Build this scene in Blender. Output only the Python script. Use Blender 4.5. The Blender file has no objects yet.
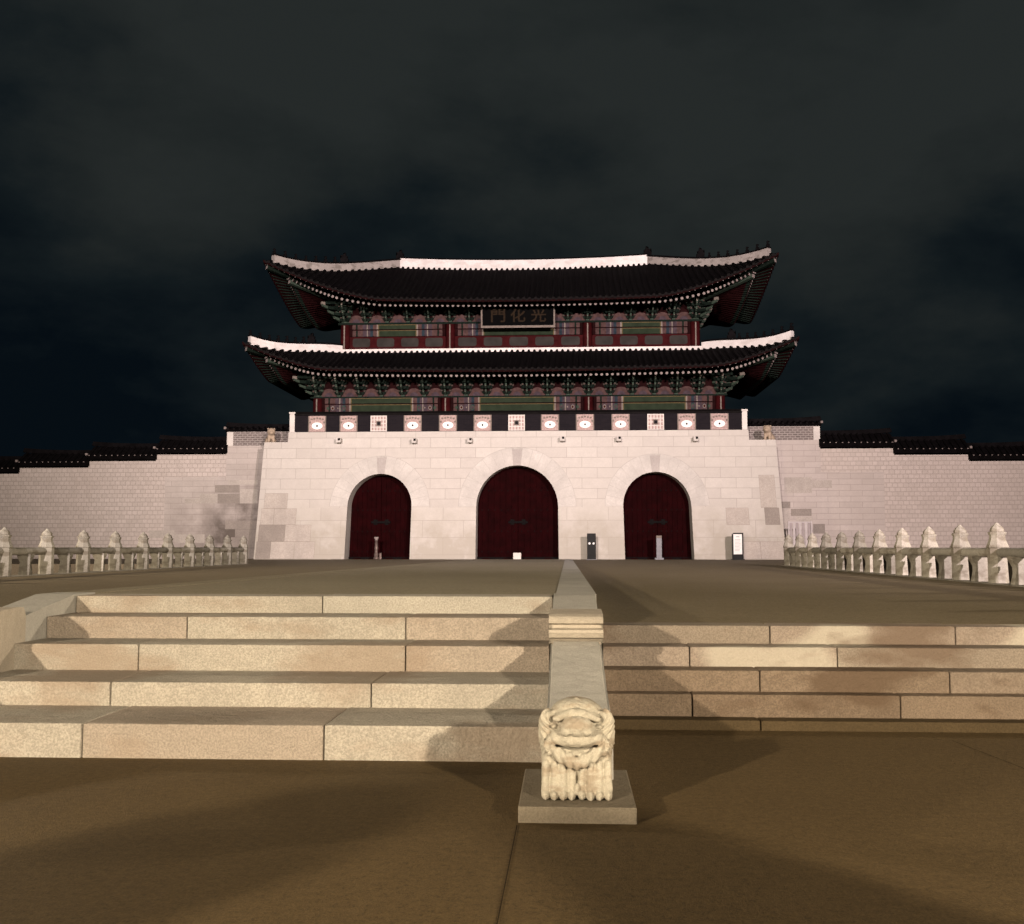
import bpy, bmesh, math, random
import numpy as np
from mathutils import Vector, Matrix
random.seed(7)
R = math.radians
S = bpy.context.scene
COL = S.collection

# ------------------------------------------------------------------ camera
F = 1060.0
TH = math.atan(55 / F * math.cos(R(4.53))); PH = math.atan(84 / F)
CAMZ = 1.44
cd = bpy.data.cameras.new("camera"); cam = bpy.data.objects.new("camera", cd); COL.objects.link(cam)
cam.location = (0, 0, CAMZ); cam.rotation_euler = (math.pi / 2 + PH, 0, TH)
cd.sensor_fit = 'HORIZONTAL'; cd.sensor_width = 36; cd.lens = 36 * F / 1024; cd.clip_end = 2000; cd.clip_start = 0.05
S.camera = cam

# ------------------------------------------------------------------ night sky
W = bpy.data.worlds.new("World"); S.world = W; W.use_nodes = True
nt = W.node_tree; nt.nodes.clear()
def N(t, typ, **k):
    n = t.nodes.new(typ)
    for a, v in k.items(): setattr(n, a, v)
    return n
tc = N(nt, 'ShaderNodeTexCoord'); sep = N(nt, 'ShaderNodeSeparateXYZ')
nt.links.new(tc.outputs['Generated'], sep.inputs[0])
mp = N(nt, 'ShaderNodeMapping'); mp.inputs['Scale'].default_value = (1.0, 1.0, 2.0); mp.inputs['Location'].default_value = (3.1, 0.4, 1.7)
nt.links.new(tc.outputs['Generated'], mp.inputs[0])
n1 = N(nt, 'ShaderNodeTexNoise'); n1.inputs['Scale'].default_value = 3.4; n1.inputs['Detail'].default_value = 9; n1.inputs['Roughness'].default_value = 0.56; n1.inputs['Distortion'].default_value = 0.1
nt.links.new(mp.outputs[0], n1.inputs['Vector'])
def math_n(t, op, a, b=None, clamp=False):
    m = N(t, 'ShaderNodeMath', operation=op); m.use_clamp = clamp
    for i, v in enumerate((a, b)):
        if v is None: continue
        if isinstance(v, (int, float)): m.inputs[i].default_value = v
        else: t.links.new(v, m.inputs[i])
    return m.outputs[0]
elev = math_n(nt, 'MULTIPLY_ADD', sep.outputs['Z'], 2.3); elev.node.inputs[2].default_value = -0.16
side = math_n(nt, 'MULTIPLY', sep.outputs['X'], 0.55)
cl = math_n(nt, 'SUBTRACT', n1.outputs['Fac'], 0.5); cl = math_n(nt, 'MULTIPLY', cl, 2.5)
f = math_n(nt, 'ADD', elev, side); f = math_n(nt, 'ADD', f, cl); f = math_n(nt, 'ADD', f, 0.12, True)
ramp = N(nt, 'ShaderNodeValToRGB')
e = ramp.color_ramp.elements
e[0].position = 0.0; e[0].color = (0.0020, 0.0042, 0.0066, 1)
e[1].position = 1.0; e[1].color = (0.0190, 0.0228, 0.0223, 1)
x = e.new(0.35); x.color = (0.0065, 0.0100, 0.0118, 1)
x = e.new(0.7); x.color = (0.0145, 0.0180, 0.0180, 1)
nt.links.new(f, ramp.inputs[0])
bg = N(nt, 'ShaderNodeBackground'); bg.inputs[1].default_value = 1.0
nt.links.new(ramp.outputs[0], bg.inputs[0])
wo = N(nt, 'ShaderNodeOutputWorld'); nt.links.new(bg.outputs[0], wo.inputs[0])

# ------------------------------------------------------------------ lamps of the square
def spot(name, loc, aim, power, col, size_deg, blend, rad):
    l = bpy.data.lights.new(name, 'SPOT'); l.energy = power; l.color = col; l.spot_size = R(size_deg); l.spot_blend = blend; l.shadow_soft_size = rad
    o = bpy.data.objects.new(name, l); COL.objects.link(o); o.location = loc
    d = Vector(aim) - Vector(loc); o.rotation_euler = d.to_track_quat('-Z', 'Y').to_euler(); return o
WARM = (1.0, 0.82, 0.58)
spot("street_lamp_light", (11.5, -13, 6.0), (-1.5, 9.5, 0.6), 34000, WARM, 60, 0.9, 0.27)
spot("street_lamp_light", (-13, -13, 6.0), (1.5, 9.5, 0.6), 31000, WARM, 54, 0.8, 0.27)
spot("street_lamp_light", (34, 21, 9.0), (0, 17, 0), 27000, WARM, 125, 0.9, 0.4)
spot("street_lamp_light", (-34, 23, 9.0), (0, 18, 0), 32000, WARM, 125, 0.9, 0.4)
spot("floodlight", (-9, -27, 14.0), (-11, 60, 19), 300000, (1.0, 0.85, 0.79), 44, 0.8, 0.5)
spot("floodlight", (21, -25, 14.0), (6, 60, 13), 275000, (1.0, 0.82, 0.80), 44, 0.8, 0.5)

vs = S.view_settings; vs.view_transform = 'Standard'; vs.look = 'None'; vs.exposure = 0; vs.gamma = 1
try: vs.use_curve_mapping = False
except Exception: pass

# ------------------------------------------------------------------ measuring: picture point at a depth Y -> world X, Z
_f = Vector((-math.sin(TH) * math.cos(PH), math.cos(TH) * math.cos(PH), math.sin(PH)))
_r = Vector((math.cos(TH), math.sin(TH), 0)); _u = _r.cross(_f)
def at(px, py, Y):
    d = _f * F + _r * (px - 512) - _u * (py - 462)
    t = Y / d.y
    return d.x * t, CAMZ + d.z * t
def zP(py, Y, px=519): return at(px, py, Y)[1]
def xP(px, Y, py=480): return at(px, py, Y)[0]

# ------------------------------------------------------------------ materials
def hexmix(*c): return tuple(c) + (1,)
def base_mat(name, rough=0.8):
    m = bpy.data.materials.new(name); m.use_nodes = True; t = m.node_tree
    b = t.nodes['Principled BSDF']; b.inputs['Roughness'].default_value = rough; b.inputs['Specular IOR Level'].default_value = 0.12
    return m, t, b
def flat(name, col, rough=0.7, var=0.25, scale=6.0, metallic=0.0, bump=0.0):
    m, t, b = base_mat(name, rough); b.inputs['Specular IOR Level'].default_value = 0.02
    tc = N(t, 'ShaderNodeTexCoord'); no = N(t, 'ShaderNodeTexNoise'); no.inputs['Scale'].default_value = scale; no.inputs['Detail'].default_value = 6
    t.links.new(tc.outputs['Object'], no.inputs['Vector'])
    r = N(t, 'ShaderNodeValToRGB'); e = r.color_ramp.elements
    e[0].position = 0.3; e[1].position = 0.7
    e[0].color = hexmix(*[c * (1 - var) for c in col]); e[1].color = hexmix(*[min(1, c * (1 + var)) for c in col])
    t.links.new(no.outputs['Fac'], r.inputs[0]); t.links.new(r.outputs[0], b.inputs['Base Color'])
    b.inputs['Metallic'].default_value = metallic
    if bump:
        bp = N(t, 'ShaderNodeBump'); bp.inputs['Strength'].default_value = bump; bp.inputs['Distance'].default_value = 0.02
        t.links.new(no.outputs['Fac'], bp.inputs['Height']); t.links.new(bp.outputs[0], b.inputs['Normal'])
    return m
def mixc(t, fac, a, b, blend='MIX'):
    n = N(t, 'ShaderNodeMix', data_type='RGBA', blend_type=blend)
    for s, v in ((n.inputs[0], fac), (n.inputs[6], a), (n.inputs[7], b)):
        if isinstance(v, (int, float)): s.default_value = v
        elif isinstance(v, tuple): s.default_value = v if len(v) == 4 else v + (1,)
        else: t.links.new(v, s)
    return n.outputs[2]
def noise(t, vec, scale, detail=4, rough=0.55, lo=0.35, hi=0.65):
    n = N(t, 'ShaderNodeTexNoise'); n.inputs['Scale'].default_value = scale; n.inputs['Detail'].default_value = detail; n.inputs['Roughness'].default_value = rough
    t.links.new(vec, n.inputs['Vector'])
    mr = N(t, 'ShaderNodeMapRange'); mr.inputs[1].default_value = lo; mr.inputs[2].default_value = hi
    t.links.new(n.outputs['Fac'], mr.inputs[0]); return mr.outputs[0]
def granite(name, col, stain=None, stain_amt=0.5, stain_scale=1.2, speck=0.35, bump=0.35, speck_scale=55.0, rough=0.75, pale=None):
    m, t, b = base_mat(name, rough)
    tc = N(t, 'ShaderNodeTexCoord'); v = tc.outputs['Object']
    big = noise(t, v, 0.9, 5); fine = noise(t, v, speck_scale, 3, 0.7, 0.38, 0.62); mid = noise(t, v, 9, 5, 0.6)
    c = mixc(t, big, tuple(x * 0.86 for x in col), tuple(min(1, x * 1.1) for x in col))
    c = mixc(t, math_n(t, 'MULTIPLY', mid, 0.35), c, tuple(x * 0.72 for x in col))
    c = mixc(t, math_n(t, 'MULTIPLY', fine, speck), c, tuple(x * 0.45 for x in col))
    if pale:
        p = noise(t, v, 0.8, 1, 0.4, 0.55, 0.6); c = mixc(t, math_n(t, 'MULTIPLY', p, 0.6), c, pale)
    if stain:
        mp = N(t, 'ShaderNodeMapping'); mp.inputs['Location'].default_value = (5.3, 1.1, 2.7); mp.inputs['Scale'].default_value = (1, 1, 2.2); t.links.new(v, mp.inputs[0])
        st = noise(t, mp.outputs[0], stain_scale, 4, 0.55, 0.5, 0.62)
        c = mixc(t, math_n(t, 'MULTIPLY', st, stain_amt), c, stain)
    t.links.new(c, b.inputs['Base Color'])
    bp = N(t, 'ShaderNodeBump'); bp.inputs['Strength'].default_value = bump; bp.inputs['Distance'].default_value = 0.004
    t.links.new(fine, bp.inputs['Height'])
    bp2 = N(t, 'ShaderNodeBump'); bp2.inputs['Strength'].default_value = bump; bp2.inputs['Distance'].default_value = 0.012
    t.links.new(mid, bp2.inputs['Height']); t.links.new(bp.outputs[0], bp2.inputs['Normal']); t.links.new(bp2.outputs[0], b.inputs['Normal'])
    return m
def brick_mat(name, c1, c2, mortar, bw, rh, ms, big=None, bump=0.6, stain=None, off=0.5, squash=1.0, bdist=0.03):
    """masonry laid in object x,z; big=(z_split, bw, rh, dark line) gives larger courses below z_split"""
    m, t, b = base_mat(name, 0.85)
    tc = N(t, 'ShaderNodeTexCoord'); s = N(t, 'ShaderNodeSeparateXYZ'); t.links.new(tc.outputs['Object'], s.inputs[0])
    cb = N(t, 'ShaderNodeCombineXYZ'); t.links.new(s.outputs['X'], cb.inputs[0]); t.links.new(s.outputs['Z'], cb.inputs[1]); t.links.new(s.outputs['Y'], cb.inputs[2])
    def br(bw, rh, ms):
        k = N(t, 'ShaderNodeTexBrick'); k.offset = off; k.squash = squash
        k.inputs['Color1'].default_value = hexmix(*c1); k.inputs['Color2'].default_value = hexmix(*c2); k.inputs['Mortar'].default_value = hexmix(*mortar)
        k.inputs['Scale'].default_value = 1; k.inputs['Mortar Size'].default_value = ms; k.inputs['Mortar Smooth'].default_value = 0.3
        k.inputs['Brick Width'].default_value = bw; k.inputs['Row Height'].default_value = rh; k.inputs['Bias'].default_value = 0
        t.links.new(cb.outputs[0], k.inputs['Vector']); return k
    k = br(bw, rh, ms); c = k.outputs['Color']; fac = k.outputs['Fac']
    if big:
        k2 = br(big[1], big[2], big[3]); g = math_n(t, 'LESS_THAN', s.outputs['Z'], big[0])
        c = mixc(t, g, c, k2.outputs['Color'])
        mx = N(t, 'ShaderNodeMix', data_type='FLOAT'); t.links.new(g, mx.inputs[0]); t.links.new(fac, mx.inputs[2]); t.links.new(k2.outputs['Fac'], mx.inputs[3]); fac = mx.outputs[0]
    v = tc.outputs['Object']
    big_n = noise(t, v, 0.35, 5); mid = noise(t, v, 2.5, 6, 0.65); fine = noise(t, v, 14, 4, 0.7)
    c = mixc(t, math_n(t, 'MULTIPLY', mid, 0.20), c, tuple(x * 0.6 for x in c1))
    c = mixc(t, math_n(t, 'MULTIPLY', fine, 0.18), c, tuple(x * 0.6 for x in c2))
    if stain: c = mixc(t, math_n(t, 'MULTIPLY', big_n, 0.35), c, stain)
    t.links.new(c, b.inputs['Base Color'])
    h = math_n(t, 'SUBTRACT', 1.0, fac); h = math_n(t, 'ADD', h, math_n(t, 'MULTIPLY', fine, 0.3))
    bp = N(t, 'ShaderNodeBump'); bp.inputs['Strength'].default_value = bump; bp.inputs['Distance'].default_value = bdist
    t.links.new(h, bp.inputs['Height']); t.links.new(bp.outputs[0], b.inputs['Normal'])
    return m

def darken_low(m, col, amt, zlo, zhi, xspan=None, scale=1.3, x0=0.0):
    """blotchy darker tone on the lower courses (object z from zlo to zhi), optionally only near the object's origin"""
    t = m.node_tree; b = t.nodes['Principled BSDF']; src = b.inputs['Base Color'].links[0].from_socket
    tc = N(t, 'ShaderNodeTexCoord'); s = N(t, 'ShaderNodeSeparateXYZ'); t.links.new(tc.outputs['Object'], s.inputs[0])
    mr = N(t, 'ShaderNodeMapRange'); mr.inputs[1].default_value = zhi; mr.inputs[2].default_value = zlo; t.links.new(s.outputs['Z'], mr.inputs[0]); k = mr.outputs[0]
    if xspan:
        ab = math_n(t, 'ABSOLUTE', math_n(t, 'SUBTRACT', s.outputs['X'], x0)); mx = N(t, 'ShaderNodeMapRange'); mx.inputs[1].default_value = xspan; mx.inputs[2].default_value = 0; t.links.new(ab, mx.inputs[0]); k = math_n(t, 'MULTIPLY', k, mx.outputs[0])
    n_ = noise(t, tc.outputs['Object'], scale, 6, 0.6, 0.25, 0.7); k = math_n(t, 'MULTIPLY', math_n(t, 'MULTIPLY', k, 2.2, ), n_, True); k = math_n(t, 'MULTIPLY', k, amt)
    t.links.new(mixc(t, k, src, col), b.inputs['Base Color'])
M = {}
M['ashlar'] = brick_mat('gate_ashlar', (0.53, 0.495, 0.455), (0.475, 0.44, 0.405), (0.32, 0.295, 0.265), 1.7, 0.58, 0.014, big=(0.72 + 2.86, 2.3, 0.955, 0.014), bump=0.4, stain=(0.43, 0.40, 0.36), bdist=0.012)
darken_low(M['ashlar'], (0.34, 0.31, 0.26), 0.75, 0.6, 4.2)  # blotchy darker tone towards the foot of the base
M['arch_joint'] = flat('arch_joint', (0.385, 0.36, 0.33), 0.9, 0.15, 5); M['stone_joint'] = flat('stone_joint', (0.19, 0.165, 0.14), 0.9, 0.2, 5)
M['old_stone'] = granite('weathered_stone', (0.285, 0.25, 0.22), speck=0.25, speck_scale=18)
M['old_stone_pale'] = granite('pale_weathered_stone', (0.44, 0.395, 0.352), speck=0.25, speck_scale=18)
M['voussoir'] = granite('arch_stone', (0.50, 0.47, 0.435), speck=0.15, speck_scale=20)
M['keystone'] = granite('keystone_stone', (0.40, 0.365, 0.34), speck=0.2, speck_scale=20)
M['wing_brick'] = brick_mat('wall_small_stones', (0.565, 0.497, 0.458), (0.486, 0.429, 0.390), (0.43, 0.375, 0.34), 0.31, 0.252, 0.02, bump=0.65, stain=(0.42, 0.36, 0.32))
M['wing_ashlar'] = brick_mat('wall_long_stones', (0.531, 0.475, 0.441), (0.463, 0.412, 0.379), (0.31, 0.27, 0.25), 1.3, 0.33, 0.012, bump=0.35, stain=(0.36, 0.31, 0.28), bdist=0.012)
M['wing_dark_corner'] = brick_mat('dark_corner_wall_stones', (0.52, 0.465, 0.43), (0.46, 0.41, 0.375), (0.33, 0.29, 0.265), 1.3, 0.33, 0.012, bump=0.35, stain=(0.36, 0.31, 0.28), bdist=0.012)
darken_low(M['wing_dark_corner'], (0.10, 0.083, 0.07), 0.95, 1.5, 6.6, 6.5, 0.7, xP(262, 61.6))  # darker blotches towards the gate corner and the wall's foot
M['grey_brick'] = brick_mat('parapet_grey_brick', (0.19, 0.155, 0.145), (0.14, 0.12, 0.11), (0.34, 0.30, 0.28), 0.30, 0.13, 0.028, bump=0.4, bdist=0.01)
M['black_brick'] = brick_mat('parapet_black_brick', (0.012, 0.0095, 0.012), (0.008, 0.0065, 0.009), (0.016, 0.0125, 0.014), 0.30, 0.10, 0.008, bump=0.4, bdist=0.01)
M['white_stone'] = granite('pale_end_stone', (0.62, 0.58, 0.54), speck=0.15, speck_scale=20)
for q, c in enumerate(((0.42, 0.385, 0.335), (0.385, 0.33, 0.28), (0.46, 0.43, 0.38))):
    M['step%d' % q] = granite('step_granite', c, stain=(0.25, 0.19, 0.145), stain_amt=0.6, stain_scale=0.9, speck=0.62, speck_scale=70, bump=0.6)
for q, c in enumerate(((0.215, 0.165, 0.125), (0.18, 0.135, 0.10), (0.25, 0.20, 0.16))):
    M['worn%d' % q] = granite('worn_step_granite', c, stain=(0.10, 0.068, 0.046), stain_amt=0.8, stain_scale=1.1, speck=0.6, speck_scale=70, bump=0.6)  # brown stone, its lower risers darkened in colour for a cast shadow
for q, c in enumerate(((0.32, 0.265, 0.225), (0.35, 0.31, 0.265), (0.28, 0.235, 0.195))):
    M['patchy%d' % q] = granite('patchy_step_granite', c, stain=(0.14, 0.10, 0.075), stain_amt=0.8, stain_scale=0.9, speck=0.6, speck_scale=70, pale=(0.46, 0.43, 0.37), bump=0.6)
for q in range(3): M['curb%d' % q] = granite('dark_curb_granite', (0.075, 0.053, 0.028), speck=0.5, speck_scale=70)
M['banister'] = granite('banister_granite', (0.42, 0.405, 0.38), speck=0.3, speck_scale=80)
M['cap_stone'] = granite('cap_granite', (0.41, 0.365, 0.31), speck=0.3, speck_scale=80)
M['statue'] = granite('statue_granite', (0.46, 0.425, 0.355), stain=(0.22, 0.165, 0.115), stain_amt=0.6, stain_scale=6, speck=0.3, speck_scale=110, bump=0.45)
M['pedestal'] = granite('pedestal_granite', (0.20, 0.17, 0.13), speck=0.4, speck_scale=90)
M['rail_stone'] = granite('railing_granite', (0.40, 0.375, 0.33), stain=(0.17, 0.145, 0.115), stain_amt=0.7, stain_scale=2.2, speck=0.35, speck_scale=30)
def vary(m, lo, hi):
    t = m.node_tree; b = t.nodes['Principled BSDF']; src = b.inputs['Base Color'].links[0].from_socket
    oi = N(t, 'ShaderNodeObjectInfo'); mr = N(t, 'ShaderNodeMapRange'); mr.inputs[3].default_value = lo; mr.inputs[4].default_value = hi
    t.links.new(oi.outputs['Random'], mr.inputs[0])
    c = N(t, 'ShaderNodeVectorMath', operation='SCALE'); t.links.new(src, c.inputs[0]); t.links.new(mr.outputs[0], c.inputs['Scale']); t.links.new(c.outputs[0], b.inputs['Base Color'])
vary(M['rail_stone'], 0.6, 1.1)
M['plaster'] = granite('lime_plaster', (0.74, 0.69, 0.67), stain=(0.45, 0.39, 0.36), stain_amt=0.4, stain_scale=1.3, speck=0.1, speck_scale=12)
M['plaster_old'] = granite('stained_lime_plaster', (0.35, 0.31, 0.29), stain=(0.15, 0.13, 0.115), stain_amt=0.75, stain_scale=2.0, speck=0.2, speck_scale=12)
M['tile'] = flat('roof_tile', (0.00527, 0.00442, 0.00493), 0.75, 0.35, 3, bump=0.2)
M['tile_edge'] = flat('tile_end', (0.00840, 0.00720, 0.00720), 0.7, 0.3, 8)
M['door'] = flat('door_red_wood', (0.00935, 0.00049, 0.00077), 0.7, 0.3, 2.5)
M['iron'] = flat('dark_iron', (0.00600, 0.00500, 0.00500), 0.7, 0.2, 10)
M['red'] = flat('dark_red_paint', (0.03264, 0.00464, 0.00536), 0.65, 0.25, 3)
M['maroon'] = flat('maroon_paint', (0.01120, 0.00280, 0.00304), 0.7, 0.3, 3)
M['green'] = flat('leaf_green_paint', (0.02040, 0.02907, 0.01734), 0.7, 0.2, 3)
M['teal'] = flat('dark_teal_paint', (0.0072, 0.0117, 0.0090), 0.7, 0.3, 6)
M['mint'] = flat('mint_paint', (0.0350, 0.0500, 0.0375), 0.7, 0.25, 6)
M['pink'] = flat('dusty_pink_paint', (0.0633, 0.0363, 0.0341), 0.7, 0.3, 5)
M['mauve'] = flat('mauve_paint', (0.0510, 0.0360, 0.0432), 0.7, 0.3, 5)
M['cream'] = flat('cream_paint', (0.17010, 0.14175, 0.12285), 0.7, 0.2, 5)
M['blue'] = flat('blue_grey_paint', (0.0193, 0.0275, 0.0358), 0.7, 0.3, 5)
M['ochre'] = flat('ochre_paint', (0.0960, 0.0750, 0.0360), 0.7, 0.2, 5)
M['panel_grey'] = flat('grey_panel_paint', (0.0330, 0.0292, 0.0270), 0.75, 0.2, 2)
M['rafter_end'] = flat('rafter_end_paint', (0.2250, 0.1875, 0.1762), 0.7, 0.15, 5)
M['board'] = flat('sign_black', (0.0007, 0.0006, 0.0007), 0.6, 0.2, 4)
M['gold'] = flat('dull_gold_letter', (0.01485, 0.00945, 0.00540), 0.55, 0.15, 6, metallic=0.2)
M['pink_tile'] = flat('pinkish_relief_tile', (0.36, 0.265, 0.245), 0.8, 0.3, 14, bump=0.3)
M['white_relief'] = flat('white_relief', (0.82, 0.77, 0.74), 0.7, 0.06, 8)
M['white_paint'] = flat('white_paint', (0.72, 0.71, 0.69), 0.5, 0.06, 5)
M['grey_paint'] = flat('grey_paint', (0.20, 0.20, 0.215), 0.5, 0.15, 6)
M['black_metal'] = flat('black_metal', (0.010, 0.010, 0.010), 0.4, 0.2, 5, metallic=0.3)
M['lion_stone'] = granite('lion_granite', (0.42, 0.33, 0.245), speck=0.3, speck_scale=30)
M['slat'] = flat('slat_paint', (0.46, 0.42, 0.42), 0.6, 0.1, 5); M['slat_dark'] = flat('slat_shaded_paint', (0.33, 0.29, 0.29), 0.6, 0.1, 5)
M['brass'] = flat('dull_brass_post', (0.12, 0.09, 0.08), 0.45, 0.3, 8, metallic=0.3)

def ground_mat(name, col, brown, joint_dark):
    m, t, b = base_mat(name, 0.72)
    tc = N(t, 'ShaderNodeTexCoord'); v = tc.outputs['Object']
    big = noise(t, v, 0.35, 5, 0.6); mid = noise(t, v, 3.0, 6, 0.65); fine = noise(t, v, 70, 3, 0.75, 0.36, 0.64); fine2 = noise(t, v, 22, 4, 0.7)
    c = mixc(t, big, col, brown)
    c = mixc(t, math_n(t, 'MULTIPLY', mid, 0.35), c, tuple(x * 0.6 for x in col))
    c = mixc(t, math_n(t, 'MULTIPLY', fine, 0.75), c, tuple(x * 0.3 for x in col))
    c = mixc(t, math_n(t, 'MULTIPLY', fine2, 0.3), c, tuple(x * 1.6 for x in col))
    t.links.new(c, b.inputs['Base Color'])
    bp = N(t, 'ShaderNodeBump'); bp.inputs['Strength'].default_value = 0.5; bp.inputs['Distance'].default_value = 0.006
    t.links.new(fine, bp.inputs['Height']); t.links.new(bp.outputs[0], b.inputs['Normal'])
    return m
M['ground'] = ground_mat('square_paving', (0.120, 0.082, 0.039), (0.080, 0.054, 0.026), 0.4)
M['terrace'] = ground_mat('terrace_paving', (0.22, 0.18, 0.12), (0.18, 0.142, 0.09), 0.4)
M['path'] = ground_mat('raised_path_paving', (0.30, 0.265, 0.20), (0.25, 0.21, 0.15), 0.4)
M['joint'] = flat('dark_joint', (0.03, 0.022, 0.014), 0.9, 0.2, 5)
M['foot_shadow'] = flat('foot_shadow_paint', (0.03, 0.026, 0.02), 0.8, 0.2, 5)

# ------------------------------------------------------------------ mesh helpers
def tag(o, label=None, cat=None, group=None, kind=None):
    if label: o['label'] = label
    if cat: o['category'] = cat
    if group: o['group'] = group
    if kind: o['kind'] = kind
    return o
def empty(name, loc, label, cat, group=None):
    o = bpy.data.objects.new(name, None); COL.objects.link(o); o.location = loc; o.empty_display_size = 0.2
    return tag(o, label, cat, group)
class MB:
    def __init__(s): s.v = []; s.f = []; s.m = []; s.mats = []; s.sm = []
    def mi(s, mat):
        if mat not in s.mats: s.mats.append(mat)
        return s.mats.index(mat)
    def add(s, vs, fs, mat, smooth=False):
        n = len(s.v); s.v += [tuple(v) for v in vs]; i = s.mi(mat)
        for f in fs: s.f.append([n + k for k in f]); s.m.append(i); s.sm.append(smooth)
    def box(s, x0, x1, y0, y1, z0, z1, mat):
        s.add([(x0, y0, z0), (x1, y0, z0), (x1, y1, z0), (x0, y1, z0), (x0, y0, z1), (x1, y0, z1), (x1, y1, z1), (x0, y1, z1)],
              [(0, 3, 2, 1), (4, 5, 6, 7), (0, 1, 5, 4), (1, 2, 6, 5), (2, 3, 7, 6), (3, 0, 4, 7)], mat)
    def bbox(s, x0, x1, y0, y1, z0, z1, mat, c=0.01):
        """box with chamfered edges"""
        bm = bmesh.new(); bmesh.ops.create_cube(bm, size=1)
        for v in bm.verts: v.co = ((x0 + x1) / 2 + v.co.x * (x1 - x0), (y0 + y1) / 2 + v.co.y * (y1 - y0), (z0 + z1) / 2 + v.co.z * (z1 - z0))
        bmesh.ops.bevel(bm, geom=bm.edges[:], offset=c, segments=2, affect='EDGES', profile=0.6)
        s.bm(bm, mat)
    def bm(s, bm, mat, smooth=False):
        bm.verts.index_update()
        s.add([v.co[:] for v in bm.verts], [[v.index for v in f.verts] for f in bm.faces], mat, smooth); bm.free()
    def prism(s, pts, axis, a, b, mat):
        """extrude a 2D polygon along axis from a to b. axis 'y': pts are (x,z); 'x': pts are (y,z)"""
        bm = bmesh.new()
        mk = (lambda p, d: (p[0], d, p[1])) if axis == 'y' else ((lambda p, d: (d, p[0], p[1])) if axis == 'x' else (lambda p, d: (p[0], p[1], d)))
        lo = [bm.verts.new(mk(p, a)) for p in pts]; hi = [bm.verts.new(mk(p, b)) for p in pts]; n = len(pts)
        bm.faces.new(lo); bm.faces.new(hi[::-1])
        for i in range(n): bm.faces.new((lo[i], hi[i], hi[(i + 1) % n], lo[(i + 1) % n]))
        bmesh.ops.triangulate(bm, faces=[f for f in bm.faces if len(f.verts) > 4])
        bmesh.ops.recalc_face_normals(bm, faces=bm.faces[:]); s.bm(bm, mat)
    def tube(s, p, q, r0, r1, mat, n=8, cap=None, smooth=True):
        p = Vector(p); q = Vector(q); d = (q - p).normalized(); a = d.orthogonal().normalized(); b = d.cross(a)
        vs = []
        for c, r in ((p, r0), (q, r1)):
            for k in range(n): t = 2 * math.pi * k / n; vs.append(c + (a * math.cos(t) + b * math.sin(t)) * r)
        s.add(vs, [(k, (k + 1) % n, n + (k + 1) % n, n + k) for k in range(n)], mat, smooth)
        s.add(vs[:n], [list(range(n))[::-1]], mat); s.add(vs[n:], [list(range(n))], cap or mat)
    def lathe(s, prof, mat, n=16, c=(0, 0), smooth=True, sx=1, sy=1):
        vs = []
        for r, z in prof:
            for k in range(n): t = 2 * math.pi * k / n; vs.append((c[0] + r * sx * math.cos(t), c[1] + r * sy * math.sin(t), z))
        fs = []
        for i in range(len(prof) - 1):
            for k in range(n): fs.append((i * n + k, i * n + (k + 1) % n, (i + 1) * n + (k + 1) % n, (i + 1) * n + k))
        fs.append(list(range(n))[::-1]); fs.append([(len(prof) - 1) * n + k for k in range(n)])
        s.add(vs, fs, mat, smooth)
    def build(s, name, parent=None, loc=None, label=None):
        me = bpy.data.meshes.new(name); me.from_pydata(s.v, [], s.f)
        for m in s.mats: me.materials.append(m)
        me.polygons.foreach_set('material_index', s.m); me.polygons.foreach_set('use_smooth', s.sm); me.update()
        o = bpy.data.objects.new(name, me); COL.objects.link(o)
        if parent: o.parent = parent
        if loc: o.location = loc
        if label: o['label'] = label
        return o
def off(parent): return Vector(parent.location)
def dup(o, parent, loc=None):
    c = o.copy(); COL.objects.link(c); c.parent = parent
    if loc is not None: c.location = loc
    return c

# ------------------------------------------------------------------ the ground
XC = -2.75                                   # axis of the gate
YF = 58.8                                    # foot of the gate
g = MB(); g.add([(-400, -200, 0), (400, -200, 0), (400, 500, 0), (-400, 500, 0)], [(0, 1, 2, 3)], M['ground'])
go = g.build('ground'); tag(go, kind='structure')
# joints of the paving: thin dark lines 4 mm above the sheet
def joint_line(mb, p, q, w, z):
    p = Vector((p[0], p[1], z)); q = Vector((q[0], q[1], z)); d = (q - p).normalized(); s = Vector((-d.y, d.x, 0)) * w / 2
    mb.add([p - s, q - s, q + s, p + s], [(0, 1, 2, 3)], M['joint'])
def gpt(px, py):
    d = _f * F + _r * (px - 512) - _u * (py - 462); t = -CAMZ / d.z
    return d.x * t, d.y * t
def gz(px, py, z):
    d = _f * F + _r * (px - 512) - _u * (py - 462); t = (z - CAMZ) / d.z
    return d.x * t, d.y * t
jl = MB()
joint_line(jl, gpt(517, 826), gpt(494, 940), 0.006, 0.004)
joint_line(jl, gpt(952, 741), gpt(1060, 783), 0.006, 0.004)
jo = jl.build('paving_joints'); tag(jo, kind='structure')

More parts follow.
